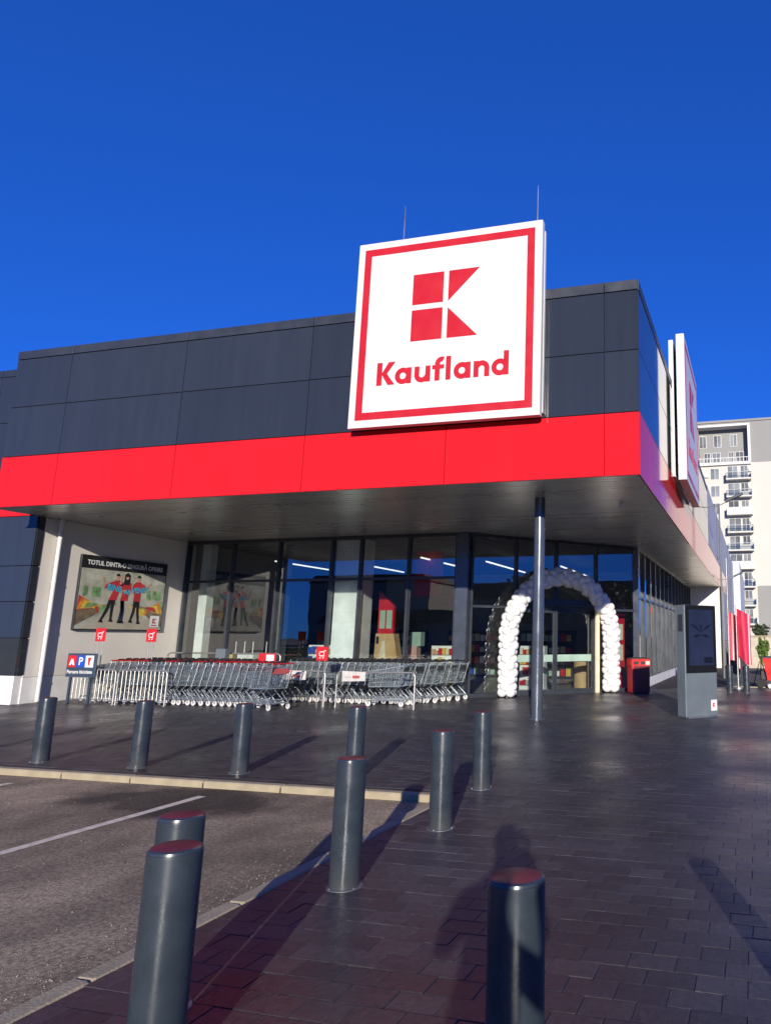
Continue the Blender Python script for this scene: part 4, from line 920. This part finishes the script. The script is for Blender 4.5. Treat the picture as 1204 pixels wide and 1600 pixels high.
for i, (x, y, wd, lab) in enumerate(((-13.2, 19.6, 1.0, 'low checkout shelf with sweets behind the window left of the white pillar'), (-9.2, 19.9, .9, 'low checkout shelf with sweets behind the window near the corner post'), (-6.9, 21.3, .8, 'small goods rack inside the entrance left of the arch'))):
    t = thing('checkout_shelf', lab, 'shelf', (x, y, 0), 0, 'checkout shelves'); b = MB(); b.box(-wd / 2, wd / 2, 0, .35, .015, 1.35, 'interior_white'); b.build('rack', t)
    for r_ in range(4):
        for q in range(7): b = MB(); x0 = -wd / 2 + .04 + q * (wd - .08) / 7; b.box(x0, x0 + (wd - .08) / 7 - .015, -.1, -.002, .16 + r_ * .31, .16 + r_ * .31 + random.uniform(.12, .24), random.choice(('red_plastic', 'cream', 'yellow', 'pale_green', 'blue', 'wood', 'interior_white', 'rose'))); b.build('packet', t)
b = MB(); b.box(-10.7, -9.75, 20.6, 20.7, 2.9, 4.35, 'red_plastic'); b.build('hanging_banner_panel', shop)
t = thing('red_stand', 'tall red stand with pale panels behind the glass right of the arch', 'display', (-4.30, 22.35, 0), rad(45))
b = MB(); b.box(-.2, .2, 0, .1, .015, 2.35, 'red_plastic'); b.build('board', t)
for z in (.9, 1.55): b = MB(); b.box(-.13, .13, -.012, -.002, z, z + .5, 'cream'); b.build('panel', t)
for i, (x, y, lab) in enumerate(((-15.9, 18.9, 'yellow goods crate inside the leftmost window'), (-15.2, 18.8, 'white goods tray inside the second window'), (-14.5, 18.9, 'pale goods tray beside the inner post'))):
    t = thing('goods_crate', lab, 'crate', (x, y, 0), 0, 'crates behind the window'); m_ = ('yellow', 'interior_white', 'cream')[i]
    b = MB(); b.box(-.3, .3, -.2, .2, .02, .9, 'interior_dark'); b.build('stand', t); b = MB(); b.bbox(-.28, .28, -.2, .2, .901, 1.06, .01, m_); b.build('tray', t)
    for s_ in (-.2, .1): b = MB(); b.tube([(s_, 0, 1.06), (s_, 0, 1.45)], .015, 'interior_white', 6); b.build('price_stick', t)
for i, (x, y) in enumerate(((-5.6, 22.6), (-4.9, 23.2))):
    t = thing('wooden_barrel', ('pale wooden drum seen through the door, left one', 'pale wooden drum seen through the door, right one')[i], 'drum', (x, y, 0)); b = MB(); b.lathe([(.27, .02), (.27, .85)], 'wood', 24); b.build('drum', t, smooth=True); b = MB(); b.lathe([(.28, .851), (.28, .92), (.25, .93)], 'black_plastic', 24); b.build('lid', t, smooth=True)
t = thing('potted_plant', 'green potted plant with white pot behind the side window', 'plant', (-4.25, 24.3, 0))
b = MB(); b.lathe([(.16, .02), (.22, .75), (.2, .76)], 'interior_white', 20); b.build('pot', t, smooth=True); b = MB()
for i in range(160):
    a = random.uniform(0, 6.28); el = random.uniform(.2, 1.5); L_ = random.uniform(.2, .55); p_ = Vector((math.cos(a) * math.cos(el), math.sin(a) * math.cos(el), math.sin(el))) * L_ + Vector((0, 0, .8)); s_ = .06; q = Vector((random.uniform(-1, 1), random.uniform(-1, 1), random.uniform(-1, 1))).normalized() * s_; q2 = Vector((random.uniform(-1, 1), random.uniform(-1, 1), random.uniform(-1, 1))).normalized() * s_
    b.add([p_ - q, p_ + q2, p_ + q, p_ - q2], [(0, 1, 2, 3)], 'leaf')
b.build('foliage', t)
t = thing('round_red_sign', 'round red sign hung inside the side window', 'sign', (-3.95, 25.2, 0)); b = MB(); b.tube([(0, -.01, 2.6), (0, .01, 2.6)], .3, 'red_plastic', 28); b.build('disc', t); b = MB(); b.tube([(0, 0, 2.85), (0, 0, Z_SOF - .06)], .006, 'galv', 6); b.build('hanger', t)

# ------------------------------------------------------------------ far right: flags, cabinet, sapling, ride, wall, lamps
def flag(x, y, hgt, z0, z1, wd, label, ph):
    t = thing('flag', label, 'flag', (x, y, 0), 0, 'red flags beside the far bollards')
    b = MB(); b.tube([(0, 0, 0), (0, 0, hgt)], [.028, .018], 'rail', 10); b.cyl(0, 0, 0, .05, .16, 'galv', 18); b.build('pole', t, smooth=True)
    b = MB(); n, mm_ = 12, 10
    for sgn, yo in ((1, 0), (-1, .006)):
        vs = []
        for i in range(n + 1):
            for j in range(mm_ + 1):
                u, v = i / n, j / mm_
                vs.append((.03 + u * wd, .09 * math.sin(5.5 * u + ph + v * 1.2) * (.3 + u) + yo, z0 + (z1 - z0) * v - .18 * u * (1 - .3 * math.sin(3 * v + ph)) + .10 * (1 - v) * math.sin(4 * u + ph)))
        fs = [(i * (mm_ + 1) + j, (i + 1) * (mm_ + 1) + j, (i + 1) * (mm_ + 1) + j + 1, i * (mm_ + 1) + j + 1) for i in range(n) for j in range(mm_)]
        if sgn < 0: fs = [q[::-1] for q in fs]
        k0 = len(b.f); b.add(vs, fs, 'flag_red')
        wk = b.mi('flag_white')
        for qi, q in enumerate(fs):
            i = qi // mm_
            if i in (3, 4) and ph < 1 or i in (10,): b.m[k0 + qi] = wk
    b.build('cloth', t, smooth='all')
flag(-.93, 24.1, 4.3, .85, 2.5, .34, 'red and white flag on the taller left pole by the far bollards', .4)
flag(-.66, 23.9, 2.75, .95, 2.6, .42, 'red flag on the shorter right pole by the far bollards', 1.7)
t = thing('utility_cabinet', 'dark grey utility cabinet behind the flag poles', 'cabinet', (-1.0, 25.2, -.05)); b = MB(); b.bbox(0, .62, 0, .35, .05, 1.0, .01, 'bollard'); b.build('body', t); b = MB(); b.box(.02, .60, .02, .33, 0, .05, 'plinth'); b.build('base', t); b = MB(); b.box(.305, .315, -.003, -.0005, .1, .95, 'black_plastic'); b.build('door_gap', t)
t = thing('ride_on_cart', 'red wheeled tub cart with black front wheel cut by the right edge', 'cart', (.28, 24.35, 0)); 
b = MB(); b.add([(.0, 0, .25), (.5, 0, .25), (.5, .6, .25), (.0, .6, .25), (-.14, -.05, .98), (.62, -.05, .98), (.62, .65, .98), (-.14, .65, .98)], [(0, 3, 2, 1), (4, 5, 6, 7), (0, 1, 5, 4), (1, 2, 6, 5), (2, 3, 7, 6), (3, 0, 4, 7)], 'bin_red'); b.build('tub', t)
b = MB(); b.bbox(-.17, .65, -.08, .68, .981, 1.03, .01, 'black_plastic'); b.build('rim', t)
for x, y in ((.07, .05), (.45, .05), (.07, .55), (.45, .55)): b = MB(); b.tube([(x, y - .03, .07), (x, y + .03, .07)], .07, 'castor', 14); b.tube([(x, y + .035, .07), (x, y + .035, .26)], .02, 'galv', 6); b.build('castor', t)
b = MB(); b.tube([(-.22, .2, .14), (-.22, .27, .14)], .14, 'tyre', 18); b.tube([(-.22, .235, .14), (.05, .235, .40)], .03, 'black_plastic', 8); b.box(-.20, -.02, .12, .34, .28, .55, 'black_plastic'); b.build('front_wheel', t)
def leafy(b, c, rx_, ry_, rz_, n, s, mat):
    for i in range(n):
        while True:
            p_ = Vector((random.uniform(-1, 1), random.uniform(-1, 1), random.uniform(-1, 1)))
            if .25 < p_.length < 1: break
        k = 1 + .25 * math.sin(p_.x * 7 + p_.z * 5) ; p_ = Vector((c[0] + p_.x * rx_ * k, c[1] + p_.y * ry_ * k, c[2] + p_.z * rz_ * k)); q = Vector((random.gauss(0, 1), random.gauss(0, 1), random.gauss(0, 1))).normalized() * s * random.uniform(.6, 1.3); q2 = q.cross(Vector((random.gauss(0, 1), random.gauss(0, 1), random.gauss(0, 1)))).normalized() * s * .7
        b.add([p_ - q, p_ + q2, p_ + q, p_ - q2], [(0, 1, 2, 3)], mat)
t = thing('sapling', 'staked young tree with bright green columnar crown by the road', 'tree', (.08, 26.6, -.05)); b = MB(); b.tube([(0, 0, 0), (.01, 0, .8), (0, 0, 1.6)], [.03, .022, .01], 'bark', 8); b.build('trunk', t)
for s_ in (-.28, .26): b = MB(); b.tube([(s_, .05, 0), (s_ * .12, .0, .85)], .018, 'bark', 6); b.build('stake', t)
b = MB(); leafy(b, (.1, 0, 1.22), .20, .20, .44, 900, .055, 'leaf'); b.build('crown', t)
rw = thing('retaining_wall', 'beige block retaining wall across the road', 'wall', (0, 42, -.05)); b = MB(); b.box(-.8, 40, 0, .4, 0, 1.75, 'beige_wall'); b.build('wall', rw); b = MB(); b.bbox(-.85, 40, -.04, .44, 1.751, 1.85, .01, 'kerb'); b.build('coping', rw)
b = MB(); b.box(.05, .62, -.004, -.001, .95, 1.55, 'black_plastic'); b.build('opening_shade_plate', rw)  # flat black plate painted in for the shade of a niche, wall stays solid
for i, (x, y, z, s_, lab) in enumerate(((1.5, 44, 1.7, .8, 'dark shrub on top of the retaining wall, left'), (3.0, 44.5, 1.7, 1.2, 'large dark shrub on the retaining wall at the right edge'), (.2, 45, 1.7, .6, 'small dark shrub on the wall below the balconies'))):
    t = thing('shrub', lab, 'shrub', (x, y, z - .05), 0, 'shrubs on the retaining wall'); b = MB(); leafy(b, (0, 0, s_ * .7), s_ * .8, s_ * .6, s_ * .7, 500, .10, 'leaf_dark'); b.build('foliage', t); b = MB(); b.tube([(0, 0, -.2), (0, 0, s_ * .7)], .03, 'bark', 6); b.build('stem', t)
ter = MB(); ter.box(-.75, 90, 42.41, 190, -.1, 1.66, 'earth'); struct(ter.build('terrace_ground'))
def street_lamp(x, y, h, k, label):
    t = thing('street_lamp', label, 'street lamp', (x, y, -.05), 0, 'street lamps along the flank'); b = MB(); b.tube([(0, 0, 0), (0, 0, h)], [.05, .03], 'lamp_grey', 12); b.build('pole', t, smooth=True)
    b = MB(); b.tube([(-.75 * k, 0, h - .05), (0, 0, h + .02), (.45 * k, 0, h + .24 * k)], .02, 'lamp_grey', 8); b.build('arm', t)
    T_ = Matrix.Translation((.30 * k, 0, h + .15 * k)) @ Matrix.Rotation(-.42, 4, 'Y'); b = MB(); b.bbox(0, .80 * k, -.12, .12, 0, .10, .02, 'frame', T_); b.build('lamp_head', t)
street_lamp(-1.38, 30.0, 7.28, 1.0, 'nearer street lamp with long arm beside the flank wall')
street_lamp(-1.55, 46.0, 5.45, .8, 'farther street lamp beside the pale rear wing')
# parked car at the far right edge
def car(loc, rz, label):
    t = thing('parked_car', label, 'car', loc, rz)
    prof = [(-2.1, .35), (2.05, .35), (2.12, .62), (2.0, .85), (1.1, .95), (.55, 1.38), (-.9, 1.45), (-1.75, 1.05), (-2.12, .95), (-2.15, .6)]
    b = MB(); n = len(prof); vs = []
    for yv, k in ((-.85, .0), (-.80, 1), (.80, 1), (.85, .0)):
        for (a, z) in prof:
            top = max(0, z - .95); vs.append((a, yv * (1 - .25 * top), z))
    fs = [tuple(range(n))[::-1], tuple(range(3 * n, 4 * n))]
    for l in range(3):
        for i in range(n): j = (i + 1) % n; fs.append((l * n + i, l * n + j, (l + 1) * n + j, (l + 1) * n + i))
    b.add(vs, fs, 'car_black'); b.build('body', t, smooth=True)
    for s_ in (-1, 1):
        b = MB(); b.poly([(-1.5, 1.0), (.85, 1.0), (.5, 1.32), (-.85, 1.38)], s_ * .80 - .012, s_ * .80 + .012, 'apt_pane'); b.build('side_window', t)
        for x in (-1.3, 1.3):
            b = MB(); b.tube([(x, s_ * .68, .31), (x, s_ * .86, .31)], .31, 'tyre', 22); wl = b.build('wheel', t); b = MB(); b.tube([(x, s_ * .862, .31), (x, s_ * .872, .31)], .19, 'galv', 14); b.build('rim', wl)
        b = MB(); b.box(2.03, 2.10, s_ * .6 - .15, s_ * .6 + .15, .66, .78, 'sign_white'); b.build('headlight', t)
    return t
car((2.75, 33.5, -.05), rad(4), 'black parked car at the right edge behind the sapling')

# ------------------------------------------------------------------ apartment tower
ap = thing('apartment_tower', 'tall white and grey apartment tower with stacked balconies beyond the shop', 'building', (0, 110, 0))
G0 = 0.0
b = MB(); b.box(-26, 9.3, 0.0, 16, 0, 29.1, 'apt_white'); b.build('white_body', ap)
for bx_ in ((-26, -8.0, -.03, 16.03, 29.12, 35.9), (.05, 9.3, -.03, 16.03, 29.12, 35.9), (-7.99, .04, 1.6, 16, 29.12, 35.9), (-7.99, .04, -.02, 1.59, 35.55, 35.88), (.35, 9.32, -.04, 16.02, 0, 9.6)): b = MB(); b.box(*bx_, 'apt_grey'); b.build('grey_cladding', ap)
b = MB(); b.box(-26.2, 9.5, -.2, 16.2, 35.901, 36.25, 'apt_grey'); b.build('roof_parapet', ap)
b = MB()
b.box(-8.0, .15, -.45, 1.5, 28.8, 29.25, 'apt_frame'); b.box(-8.0, .15, -.45, 1.5, 35.15, 35.5, 'apt_frame'); b.box(-.25, .15, -.45, 1.5, 29.26, 35.14, 'apt_frame'); b.build('loggia_frame', ap)
def awin(x0, x1, z0, z1, y=0.0, parent=ap):
    m = MB(); m.box(x0 - .07, x1 + .07, y - .05, y + .03, z0 - .07, z1 + .07, 'apt_frame'); w_ = m.build('window', parent)
    c = (x0 + x1) / 2
    for a, e in ((x0, c - .03), (c + .03, x1)): m = MB(); m.box(a, e, y - .058, y - .045, z0, z1, 'apt_pane'); m.build('pane', w_)
for (x0, x1) in ((-7.9, -6.9), (-5.6, -4.5), (-3.0, -2.0)): awin(x0, x1, 32.3, 34.2, 1.58); 
for (x0, x1) in ((-7.2, -6.3), (-5.9, -4.7), (-3.3, -2.6), (-2.2, -1.0)): awin(x0, x1, 29.5, 31.3, 1.58)
m = MB(); m.box(-8.0, -.26, -.4, -.36, 29.9, 30.0, 'apt_frame'); m.build('loggia_rail', ap)
for i in range(15): m = MB(); x = -7.8 + i * .52; m.box(x, x + .05, -.4, -.36, 29.26, 29.899, 'apt_frame'); m.build('baluster', ap)
def balcony(z, k):
    s = MB(); s.box(-3.8, .1, -1.35, -.001, z - .22, z, 'apt_slab'); sb = s.build('balcony', ap)
    m = MB(); m.box(-3.8, .1, -1.35, -1.31, z + .001, z + .95, 'balcony_glass' if k not in (2, 5) else 'apt_slab'); m.box(-3.8, -3.76, -1.30, -.01, z + .001, z + .95, 'balcony_glass'); m.box(.06, .1, -1.30, -.01, z + .001, z + .95, 'balcony_glass'); m.build('parapet', sb)
    m = MB(); m.box(-3.82, .12, -1.37, -1.29, z + .951, z + 1.0, 'apt_frame'); m.build('handrail', sb)
    awin(-3.5, -2.0 + .25 * (k % 2), z + .1, z + 2.2); awin(-1.5, -.45, z + .1 + .8 * (k % 3 == 1), z + 2.2)
for k in range(9): balcony(26.4 - 2.82 * k, k)
for k in range(9):
    awin(-6.2, -4.9, 26.6 - 2.82 * k, 28.3 - 2.82 * k); awin(-9.4, -8.2, 26.6 - 2.82 * k, 28.3 - 2.82 * k)

for k in (0, 1, 3, 4, 6): m = MB(); m.box(-.3, .05, -.32, -.002, 26.6 - 2.82 * k + 1.0, 26.6 - 2.82 * k + 1.55, 'apt_slab'); m.build('air_conditioner', ap)
for k in (0, 2, 5): m = MB(); m.box(-7.2, -6.5, -.32, -.002, 26.9 - 2.82 * k, 27.4 - 2.82 * k, 'apt_slab'); m.build('air_conditioner', ap)
# ------------------------------------------------------------------ behind the camera (mirrored in the shop windows)
def house(x, y, wd, dp_, h, label):
    t = thing('low_building', label, 'building', (x, y, -.1)); b = MB(); b.box(0, wd, 0, dp_, 0, h, 'house_brown'); b.build('wall', t)
    b = MB(); b.poly([(-.4, h + .001), (wd + .4, h + .001), (wd - 1.5, h + 1.6), (1.5, h + 1.6)], -.4, dp_ + .4, 'roof_brown'); b.build('roof', t)
    for i in range(int(wd / 3)): m = MB(); m.box(1 + i * 3, 2.4 + i * 3, dp_ - .02, dp_ + .04, 1.0, 2.6, 'apt_pane'); m.build('window', t)
house(-58, -58, 26, 9, 3.6, 'long low brown building across the parking lot behind the viewer')
house(-14, -62, 22, 9, 4.2, 'low brown building with windows behind the viewer')
house(-100, -120, 30, 14, 14, 'mid-rise block far behind the viewer, left')
house(-52, -130, 18, 12, 19, 'tallest block far behind the viewer')
house(-26, -125, 16, 12, 11, 'shorter block far behind the viewer')
house(4, -130, 22, 12, 16, 'broad block far behind the viewer on the right')
house(38, -22, 12, 48, 5.5, 'long low building beside the road off to the right')
def big_tree(x, y, h, label):
    t = thing('broad_tree', label, 'tree', (x, y, -.1), 0, 'trees behind the viewer'); b = MB(); b.tube([(0, 0, 0), (.1, 0, h * .4), (0, .1, h * .8)], [.2, .15, .05], 'bark', 8); b.build('trunk', t)
    b = MB()
    for i in range(9): leafy(b, (random.gauss(0, h * .16), random.gauss(0, h * .16), h * random.uniform(.45, .88)), h * .17, h * .17, h * .13, 130, .22, 'leaf_dark')
    b.build('crown', t)
for x, y, h, lab in ((-44, -46, 5, 'round tree before the long brown building'), (-12, -52, 8, 'tall broad tree between the two low buildings'), (-30, -48, 7, 'broad tree behind the viewer at the lot corner'), (-22, -50, 6, 'smaller broad tree beside the lot corner tree'), (10, -55, 7.5, 'broad tree behind the viewer on the right'), (17, -50, 6.5, 'small broad tree at the far right behind the viewer'), (33, 8, 7.5, 'broad tree off to the right before the long building'), (34, 17, 6.5, 'lower broad tree off to the right beside the long building')): big_tree(x, y, h, lab)

# ------------------------------------------------------------------ the photographer, standing behind the lens
S3 = Vector((-math.sin(rad(SUN_AZ)), math.cos(rad(SUN_AZ)), 0)); R3 = Vector((S3.y, -S3.x, 0))
def at(p_, t_, z): return R3 * (p_ + .055) + S3 * t_ + Vector((0, 0, z))
def skin_mesh(name, verts, edges, mat, parent, sub=2, root=0):
    me = bpy.data.meshes.new(name); me.from_pydata([tuple(v[0]) for v in verts], edges, []); o = bpy.data.objects.new(name, me); COL.objects.link(o)
    md = o.modifiers.new('skin', 'SKIN'); sv = me.skin_vertices[0].data
    for i, v in enumerate(verts): sv[i].radius = v[1] if isinstance(v[1], tuple) else (v[1], v[1])
    sv[root].use_root = True
    s2 = o.modifiers.new('sub', 'SUBSURF'); s2.levels = sub; s2.render_levels = sub
    dg = bpy.context.evaluated_depsgraph_get(); dg.update(); nm = bpy.data.meshes.new_from_object(o.evaluated_get(dg)); bpy.data.objects.remove(o)
    nm.materials.clear(); nm.materials.append(MATS[mat]); nm.polygons.foreach_set('use_smooth', [True] * len(nm.polygons))
    q = bpy.data.objects.new(name, nm); COL.objects.link(q); q.parent = parent; return q
per = thing('person', 'person in dark coat holding up a phone, behind the viewpoint, casting the long shadow', 'person')
V = [(at(-.19, -.50, .96), (.15, .12)), (at(-.19, -.50, 1.12), (.155, .11)), (at(-.19, -.50, 1.30), (.17, .12)), (at(-.18, -.50, 1.41), (.09, .08)), (at(-.16, -.48, 1.50), (.055, .055)), (at(-.15, -.46, 1.60), (.085, .10)), (at(-.15, -.46, 1.68), (.07, .085)),
     (at(-.01, -.49, 1.33), .065), (at(.085, -.40, 1.19), .058), (at(.06, -.18, 1.36), .040), (at(.03, -.09, 1.50), .032),
     (at(-.38, -.49, 1.37), .07), (at(-.46, -.40, 1.16), .058), (at(-.22, -.20, 1.33), .042), (at(-.10, -.10, 1.50), .032),
     (at(-.09, -.50, .88), .10), (at(-.08, -.49, .48), .068), (at(-.08, -.52, .10), .045), (at(-.07, -.42, .05), .04),
     (at(-.29, -.50, .88), .10), (at(-.31, -.48, .48), .068), (at(-.31, -.52, .10), .045), (at(-.31, -.42, .05), .04)]
Eg = [(0, 1), (1, 2), (2, 3), (3, 4), (4, 5), (5, 6), (3, 7), (7, 8), (8, 9), (9, 10), (3, 11), (11, 12), (12, 13), (13, 14), (0, 15), (15, 16), (16, 17), (17, 18), (0, 19), (19, 20), (20, 21), (21, 22)]
body = skin_mesh('body', V, Eg, 'coat_cloth', per)
zz_ = [v.co.z for v in body.data.vertices]; dz = -min(zz_); 
for m_ in ('trousers', 'skin', 'shoe'): body.data.materials.append(MATS[m_])
for p_ in body.data.polygons:
    c = p_.center
    if c.z < .12: p_.material_index = 3
    elif c.z < .85: p_.material_index = 1
    elif c.z > 1.47 and abs(c.dot(R3) + .10) < .12 and c.dot(S3) < -.3: p_.material_index = 2
    elif c.dot(S3) > -.13 and c.z > 1.42: p_.material_index = 2
body.location.z = dz - .0
hb = MB(); hb.lathe([(.02, 1.785), (.07, 1.775), (.098, 1.72), (.10, 1.66), (.09, 1.60), (.05, 1.56)][::-1], 'hair', 20); ho = hb.build('hair', per, smooth=True); hc = at(-.15, -.475, 0); ho.location = (hc.x, hc.y, 0)
for sgn, base in ((1, at(.03, -.075, 1.53)), (-1, at(-.10, -.08, 1.53))):
    for j in range(4):
        b = MB(); p0 = base + Vector((0, 0, .02 * j - .02)); p1 = p0 + S3 * .04 - R3 * .015 * sgn; p2 = p1 + S3 * .015 - R3 * (.035 + .004 * (j % 3)) * sgn; b.tube([p0, p1, p2], [.010, .009, .007], 'skin', 8); b.build('finger', per, smooth=True)
    b = MB(); b.tube([base, base - R3 * .03 * sgn + Vector((0, 0, .02)), base - R3 * .05 * sgn + Vector((0, 0, .045))], [.013, .011, .008], 'skin', 8); b.build('thumb', per, smooth=True)
ph = thing('phone', 'black phone held up at the viewpoint', 'phone', (-0.0, 0.0, 0)); fw = Vector(CAM_R[2]); 
b = MB(); T = M.copy(); b.bbox(-.10, .05, -.037, .037, .035, .043, .003, 'black_plastic', T); b.build('slab', ph)
